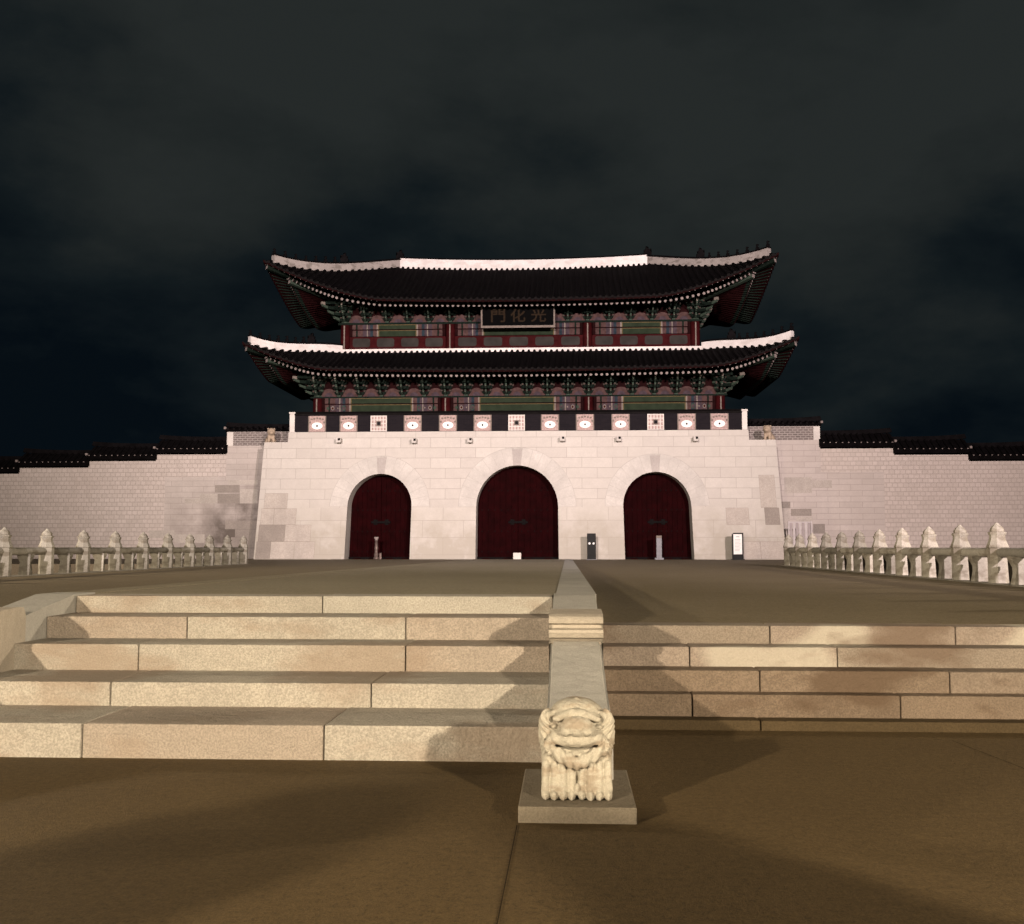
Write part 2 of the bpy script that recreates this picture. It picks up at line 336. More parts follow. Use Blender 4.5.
# levels and depths of the stairs, measured
RS = [(7.208, 0.0, 0.232), (8.003, 0.232, 0.411), (8.764, 0.411, 0.623), (9.325, 0.623, 0.815), (9.879, 0.815, 0.973)]
RR = [(8.522, 0.0, 0.077), (8.693, 0.077, 0.254), (8.87, 0.254, 0.423), (9.161, 0.423, 0.586), (9.485, 0.586, 0.742)]
XL, XR = gz(243, 563.5, 0.737)[0] - 0.35, gz(789, 565.4, 0.737)[0] + 0.35                       # sides of the terrace
PXL, PXR = -4.65, -0.13                     # the raised way between the two banisters
Z0 = zP(559.5, YF)                           # level at the gate's foot
def sloped(mb, x0, x1, ya, za, yb, zb, zbot, mat, n=1):
    mb.add([(x0, ya, zbot), (x1, ya, zbot), (x1, yb, zbot), (x0, yb, zbot), (x0, ya, za), (x1, ya, za), (x1, yb, zb), (x0, yb, zb)],
           [(4, 5, 6, 7), (0, 1, 5, 4), (1, 2, 6, 5), (2, 3, 7, 6), (3, 0, 4, 7)], mat)
t = MB(); sloped(t, XL, XR, 9.80, 0.742, YF + 1.2, Z0, -0.1, M['terrace'])
YE = 42.0; zE = 0.742 + (Z0 - 0.742) * (YE - 9.80) / (YF + 1.2 - 9.80)
for xa, xb in ((-45, XL), (XR, 40)): sloped(t, xa, xb, YE, zE, 61.5, Z0, -0.1, M['terrace'])
tag(t.build('terrace'), kind='structure')
t = MB(); sloped(t, PXL - 0.39, 0.265, 10.30, 0.972, YF - 0.4, Z0 + 0.02, 0.3, M['path'])
# curb stones along the right edge of the raised way
y = 10.32; ye = YF - 0.42
while y < ye - 0.1:
    L = min(2.2, ye - y); za = 0.972 + (Z0 + 0.02 - 0.972) * (y - 10.30) / (YF - 10.7); zb = 0.972 + (Z0 + 0.02 - 0.972) * (y + L - 10.30) / (YF - 10.7)
    sloped(t, -0.11, 0.28, y, za + 0.006, y + L - 0.012, zb + 0.006, 0.5, M['banister'])
    sloped(t, PXL - 0.405, PXL - 0.015, y, za + 0.006, y + L - 0.012, zb + 0.006, 0.5, M['path'])
    y += L
tag(t.build('raised_path'), kind='structure')
t = MB(); t.box(XL + 0.3, XR - 0.3, YF - 0.30, YF - 0.02, Z0 - 0.05, Z0 + 0.008, M['foot_shadow'])  # dark strip painted in for the shadow gap at the gate's foot
tag(t.build('foot_shadow_strip'), kind='structure')

# ------------------------------------------------------------------ stairs
def stairs(name, x0, x1, rows, joints, mat, label, yback, group):
    root = empty(name, ((x0 + x1) / 2, rows[0][0], 0), label, 'stairs', group); o = off(root)
    for i, (y, za, zb) in enumerate(rows):
        yb = rows[i + 1][0] + 0.06 if i + 1 < len(rows) else yback
        mt_ = mat[min(i, len(mat) - 1)] if isinstance(mat, (list, tuple)) else mat
        mb = MB(); xs = [x0] + sorted(joints[i]) + [x1]
        for a, b in zip(xs[:-1], xs[1:]):
            dz = random.uniform(-0.002, 0.002); dy = random.uniform(-0.006, 0.006)
            mb.bbox(a + 0.004 - o.x, b - 0.004 - o.x, y + dy - o.y, yb - o.y, max(za - 0.10, -0.05) - o.z, zb + dz - o.z, M[mt_ + str(random.choice((0, 0, 1, 2)))], 0.014)
        mb.build('step', root)
J = [[(83, 0), (324, 0)], [(110, 1), (371, 1)], [(137, 2), (405, 2)], [(185, 3), (405, 3)], [(321, 4)]]
joints = [[xP(px, RS[k][0], 700) for px, k in row] for row in J]
stairs('granite_stairs', PXL, PXR, RS, joints, 'step', 'pale granite stairs of five long steps between the two carved stone banisters', 10.34, 'stairs up to the terrace')
JR = [[760], [692, 900], [760, 950], [690, 838], [771, 957]]
jr = [[xP(px, RR[k][0], 680) for px in row] + [4.4 + 0.3 * k, 6.3] for k, row in enumerate(JR)]
stairs('granite_stairs', 0.265, XR, RR, jr, ('curb', 'worn', 'worn', 'patchy', 'patchy'), 'brown granite stairs with thin treads, lower ones painted in shade, right of the carved banister', 9.84, 'stairs up to the terrace')
jl2 = [[PXL - 0.39 - q for q in (1.4 + 0.3 * k, 3.6, 5.9 - 0.2 * k)] for k in range(5)]
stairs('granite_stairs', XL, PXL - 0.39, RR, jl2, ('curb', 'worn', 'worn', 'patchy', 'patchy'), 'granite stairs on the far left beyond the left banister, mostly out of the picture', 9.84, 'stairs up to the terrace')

# ------------------------------------------------------------------ banisters
def banister(x0, x1, label):
    root = empty('stone_banister', ((x0 + x1) / 2, 6.35, 0), label, 'banister', 'banisters of the middle stairs'); w = (x1 - x0) / 2
    def Y(v): return v - 6.35
    mb = MB()
    pts = [(Y(6.30), -0.02), (Y(6.30), 0.36), (Y(6.40), 0.385), (Y(7.3), 0.50), (Y(8.40), 0.700), (Y(8.40), -0.02)]
    bm = bmesh.new()
    lo = [bm.verts.new((-w, p[0], p[1])) for p in pts]; hi = [bm.verts.new((w, p[0], p[1])) for p in pts]
    bm.faces.new(lo); bm.faces.new(hi[::-1])
    for i in range(len(pts)): bm.faces.new((lo[i], hi[i], hi[(i + 1) % len(pts)], lo[(i + 1) % len(pts)]))
    bmesh.ops.recalc_face_normals(bm, faces=bm.faces[:])
    bmesh.ops.bevel(bm, geom=[e for e in bm.edges if e.calc_length() > 0.2], offset=0.022, segments=3, affect='EDGES')
    mb.bm(bm, M['banister']); mb.build('slab', root)
    # cap block with a moulded, S-shaped front
    mb = MB(); cw = w + 0.014
    pr = [(Y(8.41), 0.05), (Y(8.41), 0.69), (Y(8.38), 0.715), (Y(8.33), 0.73), (Y(8.30), 0.77), (Y(8.31), 0.79), (Y(8.37), 0.802), (Y(8.38), 0.825), (Y(8.34), 0.84), (Y(8.33), 0.87), (Y(8.35), 0.89), (Y(8.41), 0.905), (Y(8.80), 0.925), (Y(8.90), 0.918), (Y(8.94), 0.84), (Y(8.94), 0.05)]
    mb.prism(pr, 'x', -cw, cw, M['cap_stone']); mb.build('cap_block', root)
    mb = MB()
    mb.prism([(Y(8.945), 0.05), (Y(8.945), 0.84), (Y(9.3), 0.90), (Y(9.88), 0.984), (Y(10.31), 0.984), (Y(10.31), 0.05)], 'x', -w + 0.004, w - 0.004, M['banister'])
    mb.build('end_slab', root)
    return root
banister(-0.13, 0.265, 'sloping stone banister ending behind the carved beast in the middle of the stairs')
banister(PXL - 0.39, PXL, 'stone banister at the left edge of the photo, its grey inner side showing')

# ------------------------------------------------------------------ carved beast (signed distance field meshed with surface nets)
def surface_nets(fn, lo, hi, h):
    ax = [np.arange(lo[i], hi[i] + h, h) for i in range(3)]
    X, Y, Z = np.meshgrid(*ax, indexing='ij'); v = fn(X, Y, Z).astype(np.float64)
    ins = v < 0; n = [len(a) for a in ax]
    cs = tuple(k - 1 for k in n); acc = np.zeros(cs + (3,)); cnt = np.zeros(cs)
    corners = [(i, j, k) for i in (0, 1) for j in (0, 1) for k in (0, 1)]
    def sl(c): return tuple(slice(c[d], c[d] + cs[d]) for d in range(3))
    for a in corners:
        for d in range(3):
            if a[d]: continue
            b = list(a); b[d] = 1; va = v[sl(a)]; vb = v[sl(b)]
            cr = (va < 0) != (vb < 0); tt = np.where(cr, va / np.where(cr, va - vb, 1), 0)
            for q in range(3): acc[..., q] += np.where(cr, a[q] + (tt if q == d else 0), 0)
            cnt += cr
    m = cnt > 0; idx = -np.ones(cs, int); idx[m] = np.arange(m.sum())
    base = np.argwhere(m); P = (base + acc[m] / cnt[m][:, None]) * h + np.array(lo)
    faces = []
    for d in range(3):
        o1, o2 = (d + 1) % 3, (d + 2) % 3
        s0 = [slice(None)] * 3; s1 = [slice(None)] * 3; s0[d] = slice(0, n[d] - 1); s1[d] = slice(1, n[d])
        A = ins[tuple(s0)]; B = ins[tuple(s1)]; E = np.argwhere(A != B)
        E = E[(E[:, o1] > 0) & (E[:, o2] > 0) & (E[:, o1] < n[o1] - 1) & (E[:, o2] < n[o2] - 1)]
        def g(a, b):
            q = E.copy(); q[:, o1] -= a; q[:, o2] -= b; return idx[q[:, 0], q[:, 1], q[:, 2]]
        quad = np.stack([g(1, 1), g(0, 1), g(0, 0), g(1, 0)], 1)
        fl = ~A[E[:, 0], E[:, 1], E[:, 2]]; quad[fl] = quad[fl][:, ::-1]
        faces.append(quad)
    return P, np.concatenate(faces)
def sdf_obj(name, fn, lo, hi, h, mat, parent=None, loc=None):
    P, Fc = surface_nets(fn, lo, hi, h); me = bpy.data.meshes.new(name); me.from_pydata(P.tolist(), [], Fc.tolist())
    me.materials.append(mat); me.polygons.foreach_set('use_smooth', [True] * len(me.polygons)); me.update()
    o = bpy.data.objects.new(name, me); COL.objects.link(o)
    if parent: o.parent = parent
    if loc is not None: o.location = loc
    return o
def ell(X, Y, Z, c, r):
    a = np.sqrt(((X - c[0]) / r[0]) ** 2 + ((Y - c[1]) / r[1]) ** 2 + ((Z - c[2]) / r[2]) ** 2)
    return (a - 1) * min(r)
def cap(X, Y, Z, p, q, ra, rb):
    p = np.array(p, float); q = np.array(q, float); d = q - p; t = ((X - p[0]) * d[0] + (Y - p[1]) * d[1] + (Z - p[2]) * d[2]) / d.dot(d); t = np.clip(t, 0, 1)
    return np.sqrt((X - p[0] - t * d[0]) ** 2 + (Y - p[1] - t * d[1]) ** 2 + (Z - p[2] - t * d[2]) ** 2) - (ra + (rb - ra) * t)
def rbox(X, Y, Z, c, h, r):
    qx = np.abs(X - c[0]) - h[0] + r; qy = np.abs(Y - c[1]) - h[1] + r; qz = np.abs(Z - c[2]) - h[2] + r
    return np.sqrt(np.maximum(qx, 0) ** 2 + np.maximum(qy, 0) ** 2 + np.maximum(qz, 0) ** 2) + np.minimum(np.maximum(qx, np.maximum(qy, qz)), 0) - r
def su(a, b, k): h = np.clip(0.5 + 0.5 * (b - a) / k, 0, 1); return b + (a - b) * h - k * h * (1 - h)
def ss(a, b, k): h = np.clip(0.5 - 0.5 * (a + b) / k, 0, 1); return a + (-b - a) * h + k * h * (1 - h)
def beast(X, Y, Z):
    # facing -Y; broad head with a mane, chest, two fore paws side by side, trunk running back into the banister
    A = np.abs(X)
    d = rbox(X, Y, Z, (0, 0.20, 0.15), (0.172, 0.26, 0.165), 0.05)
    d = su(d, rbox(X, Y, Z, (0, -0.005, 0.15), (0.184, 0.105, 0.17), 0.05), 0.03)
    d = su(d, ell(X, Y, Z, (0, 0.09, 0.40), (0.165, 0.185, 0.150)), 0.04)
    d = su(d, ell(X, Y, Z, (0, 0.00, 0.33), (0.172, 0.15, 0.12)), 0.03)
    for s in (-1, 1):
        d = su(d, cap(X, Y, Z, (s * 0.095, -0.065, 0.13), (s * 0.093, -0.080, 0.05), 0.070, 0.080), 0.02)
        for k in range(4):
            tx = s * (0.026 + 0.0455 * k); fwd = 0.007 * abs(k - 1.5)
            d = su(d, cap(X, Y, Z, (tx, -0.112, 0.20), (tx, -0.140 + fwd, 0.050), 0.018, 0.024), 0.007)
            d = su(d, ell(X, Y, Z, (tx, -0.152 + fwd, 0.026), (0.0225, 0.034, 0.030)), 0.006)
            d = su(d, ell(X, Y, Z, (tx, -0.182 + fwd, 0.016), (0.010, 0.014, 0.014)), 0.004)
        # rolled ears and the locks of the mane
        d = su(d, ell(X, Y, Z, (s * 0.158, 0.00, 0.425), (0.042, 0.06, 0.066)), 0.022)
        d = ss(d, ell(X, Y, Z, (s * 0.163, -0.062, 0.428), (0.014, 0.016, 0.030)), 0.012)
        d = su(d, ell(X, Y, Z, (s * 0.164, 0.0, 0.34), (0.040, 0.075, 0.10)), 0.015)
        # brows, cheeks, eyes
        d = su(d, cap(X, Y, Z, (s * 0.030, -0.112, 0.484), (s * 0.108, -0.085, 0.446), 0.027, 0.018), 0.014)
        d = su(d, ell(X, Y, Z, (0, -0.105, 0.482), (0.04, 0.03, 0.024)), 0.014)
        d = su(d, ell(X, Y, Z, (s * 0.098, -0.095, 0.335), (0.050, 0.045, 0.042)), 0.015)
        d = ss(d, ell(X, Y, Z, (s * 0.118, -0.112, 0.402), (0.030, 0.040, 0.021)), 0.006)
        d = su(d, ell(X, Y, Z, (s * 0.116, -0.076, 0.402), (0.019, 0.016, 0.014)), 0.002)
    # forehead boss, crest, muzzle, nose
    d = su(d, ell(X, Y, Z, (0, 0.01, 0.505), (0.092, 0.075, 0.045)), 0.03)
    d = su(d, cap(X, Y, Z, (0, 0.05, 0.525), (0, 0.00, 0.552), 0.022, 0.008), 0.015)
    d = su(d, ell(X, Y, Z, (0, -0.11, 0.332), (0.112, 0.064, 0.040)), 0.010)
    d = su(d, ell(X, Y, Z, (0, -0.135, 0.412), (0.084, 0.064, 0.062)), 0.006)
    for s in (-1, 1):
        d = su(d, ell(X, Y, Z, (s * 0.052, -0.150, 0.385), (0.032, 0.036, 0.026)), 0.006)
        d = ss(d, ell(X, Y, Z, (s * 0.034, -0.190, 0.362), (0.015, 0.026, 0.012)), 0.005)
        d = ss(d, cap(X, Y, Z, (s * 0.082, -0.165, 0.44), (s * 0.090, -0.165, 0.375), 0.005, 0.007), 0.006)   # fold beside the nose
    d = su(d, ell(X, Y, Z, (0, -0.105, 0.248), (0.100, 0.052, 0.032)), 0.010)
    # the grin: a deep curved groove rising at the corners
    zc = 0.286 + 1.1 * X ** 2; yc = -0.15 + 2.0 * X ** 2
    gr = np.sqrt((Z - zc) ** 2 + (np.maximum(Y - yc, 0) * 0.13) ** 2) - 0.0085
    gr = np.maximum(np.maximum(gr, A - 0.112), Y + 0.05); d = ss(d, gr, 0.005)
    zc2 = 0.245 + 1.2 * X ** 2
    gr = np.sqrt((Z - zc2) ** 2 + (np.maximum(Y + 0.145 - 2.0 * X ** 2, 0) * 0.35) ** 2) - 0.005
    gr = np.maximum(gr, A - 0.095); d = ss(d, gr, 0.004)
    # bearded collar hanging under the chin as a scalloped V
    zb = 0.178 + 0.45 * A + 0.8 * X ** 2; yb = -0.150 + 1.6 * X ** 2
    band = np.sqrt(((Z - zb - 0.025) / 1.7) ** 2 + (Y - yb) ** 2) - (0.024 + 0.0035 * np.sin(A * 150 - Z * 60))
    band = np.maximum(band, A - 0.172); d = su(d, band, 0.006)
    d = su(d, ell(X, Y, Z, (0.0, -0.150, 0.060), (0.018, 0.02, 0.034)), 0.004)
    # combed locks at the sides of the head, weathered and pitted surface everywhere
    side_ = np.clip((A - 0.115) / 0.03, 0, 1) * np.clip((Z - 0.21) / 0.03, 0, 1) * np.clip((0.02 - Y + 0.1) / 0.1, 0, 1)
    d = d + side_ * 0.0028 * np.sin(150 * A + 70 * Y + 9 * np.sin(Z * 24))
    d = d + 0.0011 * np.sin(X * 130 + 2 * np.sin(Z * 60)) * np.sin(Z * 117 + Y * 90) + 0.0012 * np.sin(X * 61 + 4 * np.sin(Z * 31)) * np.sin(Z * 53 - Y * 47)
    return np.maximum(d, -Z)
bx, by = 0.048, 5.965
st = empty('guardian_beast_statue', (bx, by, 0), 'weathered granite beast with a wide grin and clawed paws at the banister foot', 'statue')
sdf_obj('body', beast, (-0.26, -0.25, -0.02), (0.26, 0.50, 0.60), 0.0042, M['statue'], st, (0, 0, 0.084)).scale = (1.03, 1.0, 0.93)
mb = MB(); px0 = xP(518, 5.657, 820) - bx; px1 = xP(637, 5.657, 820) - bx
mb.bbox(px0, px1, 5.657 - by, 6.60 - by, -0.03, 0.084, M['pedestal'], 0.008); mb.build('pedestal', st)

# ------------------------------------------------------------------ the gate tower
gate = empty('gate_tower', (XC, YF, Z0), 'two storey palace gate with dark tiled roofs on a pale stone base with three arches', 'gate')
GO = Vector((XC, YF, Z0))
def G(mb, name, parent=None, label=None):
    """build in world coordinates, hang under gate (or a part of it)"""
    o = mb.build(name, parent or gate, label=label); 
    o.location = -GO if (parent is None or parent == gate) else (0, 0, 0)
    return o
ZT = zP(431, 59.2)            # top of the stone base (foot of the parapet)
ZS = zP(441, 59.2)            # shoulders
BX0, BX1 = xP(255, YF), xP(785, YF)
SX0, SX1 = xP(288.5, 59.2), xP(748.5, 59.2)
def batter(x, z):
    k = (z - Z0) / (ZT - Z0); xc = (BX0 + BX1) / 2
    return x - (x - xc) / 14.7 * 0.42 * k, YF + 0.40 * k
arches = []
for l, r, top in ((345, 410, 473), (475.5, 558.5, 465), (624.5, 693.5, 472)):
    xa, xb = xP(l, YF), xP(r, YF); zt = zP(top, YF); rad = (xb - xa) / 2; arches.append(((xa + xb) / 2, rad, zt - rad * 1.0))
mb = MB(); zb0 = Z0 - 0.8
def fv(x_, z_): X_, Y_ = batter(x_, z_); return (X_, Y_, z_)
sl0, sl1 = SX0 - 0.42, SX1 + 0.42
strips = []                       # (xa, bottom a, xb, bottom b, top)
cuts_x = [(BX0, sl0, ZS)]; 
edges = [sl0]
for (cx, rad, zs) in arches: edges += [cx - rad, cx + rad]
edges += [sl1]
strips.append((BX0, zb0, sl0, zb0, ZS)); strips.append((sl1, zb0, BX1, zb0, ZS))
for k in range(0, len(edges), 2): strips.append((edges[k], zb0, edges[k + 1], zb0, ZT))
for (cx, rad, zs) in arches:
    NA = 32; ap = [(cx - rad * math.cos(math.pi * k / NA), zs + rad * math.sin(math.pi * k / NA)) for k in range(NA + 1)]
    for p, q in zip(ap[:-1], ap[1:]):
        strips.append((p[0], p[1], q[0], q[1], ZT))
        a_, b_ = fv(*p), fv(*q); mb.add([a_, b_, (b_[0], YF + 2.2, b_[2]), (a_[0], YF + 2.2, a_[2])], [(0, 1, 2, 3)], M['voussoir'], False)
    for s_ in (-1, 1):
        a_, b_ = fv(cx + s_ * rad, zb0), fv(cx + s_ * rad, zs); mb.add([a_, b_, (b_[0], YF + 2.2, b_[2]), (a_[0], YF + 2.2, a_[2])], [(0, 1, 2, 3)], M['voussoir'])
for (xa, za, xb, zb_, tp) in strips:
    mb.add([fv(xa, za), fv(xb, zb_), fv(xb, tp), fv(xa, tp)], [(0, 1, 2, 3)], M['ashlar'])
    mb.add([fv(xa, tp), fv(xb, tp), (fv(xb, tp)[0], YF + 2.2, tp), (fv(xa, tp)[0], YF + 2.2, tp)], [(0, 1, 2, 3)], M['ashlar'])
for x_, za, zb_ in ((BX0, zb0, ZS), (BX1, zb0, ZS), (sl0, ZS, ZT), (sl1, ZS, ZT)):
    a_, b_ = fv(x_, za), fv(x_, zb_); mb.add([a_, b_, (b_[0], YF + 2.2, b_[2]), (a_[0], YF + 2.2, a_[2])], [(0, 1, 2, 3)], M['ashlar'])
mb.box(BX0 + 0.45, BX1 - 0.45, YF + 2.21, YF + 16.5, Z0 - 0.8, ZS, M['ashlar'])
mb.box(SX0, SX1, YF + 2.21, YF + 16.0, ZS, ZT, M['ashlar'])
# older, weathered blocks set into both lower corners
def block(l, r, t_, b_, mat, dy=0.004):
    xa, xb = xP(l, YF), xP(r, YF); za, zb = zP(b_, YF), zP(t_, YF); n = 0.008
    v = []
    for (x_, z_) in ((xa + n, za + n), (xb - n, za + n), (xb - n, zb - n), (xa + n, zb - n)):
        X_, Y_ = batter(x_, z_); v.append((X_, Y_ - dy, z_))
    for (x_, z_) in ((xa + n, za + n), (xb - n, za + n), (xb - n, zb - n), (xa + n, zb - n)):
        X_, Y_ = batter(x_, z_); v.append((X_, Y_ + 0.1, z_))
    mb.add(v, [(0, 1, 2, 3), (0, 4, 5, 1), (1, 5, 6, 2), (2, 6, 7, 3), (3, 7, 4, 0)], mat)
for q in ((260.5, 284, 492.5, 508, 1), (258.5, 271.5, 508, 524.5, 1), (271.5, 294, 508, 524.5, 1), (257.5, 284, 524.5, 541.5, 0), (284, 310, 524.5, 541.5, 1),
          (256.5, 271, 541.5, 559, 0), (271, 294.5, 541.5, 559, 1), (295, 315, 541.5, 559, 1),
          (764, 780, 475.5, 508, 1), (728, 751, 508, 525, 1), (767, 782, 508, 525, 0), (760, 783, 541.5, 559, 1), (731, 760, 541.5, 559, 1)):
    block(q[0] - 0.15, q[1] + 0.15, q[2] - 0.15, q[3] + 0.15, M['stone_joint'], 0.002)
    block(q[0], q[1], q[2], q[3], M['old_stone'] if q[4] == 0 else M['old_stone_pale'])
base = G(mb, 'stone_base')
for i, (cx, rad, zs) in enumerate(arches):
    mb = MB(); ks = MB(); n = 15 if rad < 2.2 else 17; t_ = 1.0
    for k in range(n):
        a0 = math.pi * (k + 0.02) / n; a1 = math.pi * (k + 0.98) / n
        is_key = (k == n // 2); tgt = ks if is_key else mb; ro = t_ * (1.0 if not is_key else 0.92)
        ins = 0.0 if not is_key else 0.0
        pp = [(cx + (rad + ins) * math.cos(a0), zs + (rad + ins) * math.sin(a0)), (cx + (rad + ro) * math.cos(a0), zs + (rad + ro) * math.sin(a0)),
              (cx + (rad + ro) * math.cos((a0 + a1) / 2), zs + (rad + ro) * math.sin((a0 + a1) / 2)),
              (cx + (rad + ro) * math.cos(a1), zs + (rad + ro) * math.sin(a1)), (cx + (rad + ins) * math.cos(a1), zs + (rad + ins) * math.sin(a1)),
              (cx + (rad + ins) * math.cos((a0 + a1) / 2), zs + (rad + ins) * math.sin((a0 + a1) / 2))]
        pr = 0.006 if not is_key else 0.02
        v = [(batter(*p)[0], batter(*p)[1] - pr, p[1]) for p in pp] + [(batter(*p)[0], batter(*p)[1] + 0.2, p[1]) for p in pp]
        fcs = [tuple(range(6)), *[(j, 6 + j, 6 + (j + 1) % 6, (j + 1) % 6) for j in range(6)]]
        tgt.add(v, fcs, M['keystone'] if is_key else M['voussoir'])
    v = []
    for k in range(n * 2 + 1):
        a_ = math.pi * k / (n * 2)
        for q in (rad - 0.001, rad + t_ + 0.03): X_, Y_ = batter(cx + q * math.cos(a_), zs + q * math.sin(a_)); v.append((X_, Y_ - 0.003, zs + q * math.sin(a_)))
    mb.add(v, [(2 * k, 2 * k + 1, 2 * k + 3, 2 * k + 2) for k in range(n * 2)], M['arch_joint'])
    G(mb, 'arch_ring', base); G(ks, 'keystone', base)
# water spouts
for px, py in ((339.5, 440), (414.8, 440.5), (470.3, 440), (562.3, 438.5), (618.5, 438.5), (695.3, 438.5)):
    x_ = xP(px, 59.0, py); z_ = zP(py, 59.0, px); yy = batter(x_, z_)[1]
    mb = MB(); mb.bbox(x_ - 0.14, x_ + 0.14, yy - 0.55, yy + 0.1, z_ - 0.17, z_ + 0.09, M['voussoir'], 0.03)
    mb.box(x_ - 0.02, x_ + 0.11, yy - 0.56, yy - 0.3, z_ - 0.06, z_ + 0.07, M['iron'])
    G(mb, 'water_spout', base)
# doors
for i, (cx, rad, zs) in enumerate(arches):
    mb = MB(); yd = YF + 1.35; p2 = [(cx - rad - 0.1, Z0 - 0.1), (cx + rad + 0.1, Z0 - 0.1), (cx + rad + 0.1, zs + rad + 0.1), (cx - rad - 0.1, zs + rad + 0.1)]
    mb.prism(p2, 'y', yd + 0.10, yd + 0.2, M['door']); d = G(mb, 'door')
    for s in (-1, 1):
        lf = MB(); npl = 7
        for k in range(npl):
            xa = cx + s * (0.02 + (rad + 0.05) * k / npl); xb = cx + s * (0.02 + (rad + 0.05) * (k + 1) / npl - 0.012)
            lf.box(min(xa, xb), max(xa, xb), yd, yd + 0.09, Z0 + 0.06, zs + rad + 0.1, M['door'])
        for zz in (0.35, 1.5, 2.7, 3.8):
            lf.box(min(cx + s * 0.03, cx + s * (rad + 0.05)), max(cx + s * 0.03, cx + s * (rad + 0.05)), yd - 0.022, yd - 0.002, Z0 + zz, Z0 + zz + 0.16, M['door'])
            for k in range(6):
                xx = cx + s * (0.2 + (rad - 0.1) * k / 6); lf.tube((xx, yd - 0.04, Z0 + zz + 0.08), (xx, yd - 0.02, Z0 + zz + 0.08), 0.03, 0.035, M['iron'], 8)
        G(lf, 'door_leaf', d)
    hd = MB()
    for s in (-1, 1):
        hd.box(cx + s * 0.32 - 0.11, cx + s * 0.32 + 0.11, yd - 0.05, yd - 0.025, Z0 + 1.95, Z0 + 2.25, M['iron'])
    hd.box(cx - 0.55, cx + 0.55, yd - 0.11, yd - 0.052, Z0 + 2.03, Z0 + 2.15, M['iron'])
    G(hd, 'latch', d)
    th = MB(); th.box(cx - rad + 0.05, cx + rad - 0.05, YF + 1.0, YF + 1.3, Z0 - 0.05, Z0 + 0.12, M['iron'])
    for k in range(4): th.box(cx - rad + 0.35 + k * rad * 0.5, cx - rad + 0.75 + k * rad * 0.5, YF + 0.8, YF + 0.98, Z0 - 0.05, Z0 + 0.07, M['door'])
    G(th, 'threshold', d)

# parapet of black brick with white panels
PY = 59.25; PT = zP(413, PY)
mb = MB(); mb.box(SX0 + 0.3, SX1 - 0.3, PY, PY + 0.5, ZT, PT - 0.06, M['black_brick'])
mb.box(SX0 + 0.3, SX1 - 0.3, PY + 0.5, PY + 15.5, ZT - 0.3, ZT + 0.05, M['old_stone'])
mb.prism([(PY - 0.09, PT - 0.07), (PY - 0.09, PT + 0.01), (PY + 0.2, PT + 0.17), (PY + 0.62, PT + 0.0), (PY + 0.62, PT - 0.07)], 'x', SX0 + 0.3, SX1 - 0.3, M['tile_edge'])
par = G(mb, 'parapet')
for x0_, x1_ in ((SX0, SX0 + 0.3), (SX1 - 0.3, SX1)):
    mb = MB(); mb.bbox(x0_, x1_ - 0.003, PY - 0.05, PY + 0.7, ZT + 0.003, PT + 0.02, M['white_stone'], 0.03)
    mb.bbox(x0_ - 0.03, x1_ + 0.03, PY - 0.09, PY + 0.74, PT + 0.02, PT + 0.13, M['white_stone'], 0.03); G(mb, 'end_post', par)
pan = [(317.3, 0), (348.7, 0), (378.8, 1), (412.8, 0), (448, 0), (482.6, 0), (516.6, 1), (550, 0), (585, 0), (620.6, 0), (655.6, 1), (686.6, 0), (719.4, 0)]
for px, kind in pan:
    x_ = xP(px, PY, 422); z0_ = ZT + 0.025; z1_ = PT - 0.10; zc = (z0_ + z1_) / 2; hz = (z1_ - z0_) / 2
    mb = MB(); hw = 0.50 if kind == 0 else 0.435
    if kind == 0:
        mb.box(x_ - hw, x_ + hw, PY - 0.025, PY + 0.1, z0_, z1_, M['pink_tile'])
        mb.box(x_ - hw - 0.01, x_ - hw + 0.05, PY - 0.04, PY + 0.1, z0_ - 0.005, z1_ + 0.005, M['cream']); mb.box(x_ + hw - 0.05, x_ + hw + 0.01, PY - 0.04, PY + 0.1, z0_ - 0.005, z1_ + 0.005, M['cream'])
        def disc(rx, rz, cz, y, mat, n=20, cx=x_):
            v = [(cx + rx * math.cos(2 * math.pi * k / n), y, cz + rz * math.sin(2 * math.pi * k / n)) for k in range(n)]
            w_ = [(a, PY, c) for a, b, c in v]; mb.add(v + w_, [list(range(n)), *[(k, n + k, n + (k + 1) % n, (k + 1) % n) for k in range(n)]], mat)
        disc(0.31, 0.20, zc - 0.12, PY - 0.05, M['white_relief']); disc(0.05, 0.06, zc - 0.12, PY - 0.056, M['black_brick'])
        for k in range(5): disc(0.07, 0.055, z1_ - 0.13 - 0.03 * abs(k - 2), PY - 0.035, M['cream'], 8, x_ - 0.32 + 0.16 * k)
        for s in (-1, 1):
            disc(0.05, 0.07, zc + 0.08, PY - 0.035, M['cream'], 8, x_ + s * 0.40)
        G(mb, 'flower_panel', par)
    else:
        mb.box(x_ - hw, x_ + hw, PY - 0.015, PY + 0.1, z0_, z1_, M['pink_tile'])
        for k in range(6): xx = x_ - hw + 2 * hw * k / 5; mb.box(xx - 0.03, xx + 0.03, PY - 0.04, PY + 0.1, z0_, z1_, M['white_stone'])
        for k in range(5): zz = z0_ + (z1_ - z0_) * (0.04 + 0.92 * k / 4); mb.box(x_ - hw, x_ + hw, PY - 0.037, PY + 0.1, zz - 0.024, zz + 0.024, M['white_stone'])
        mb.box(x_ - 0.14, x_ + 0.14, PY - 0.046, PY, zc - 0.16, zc + 0.14, M['cream']); mb.box(x_ - 0.085, x_ + 0.085, PY - 0.052, PY, zc - 0.10, zc + 0.09, M['black_brick'])
        G(mb, 'lattice_panel', par)

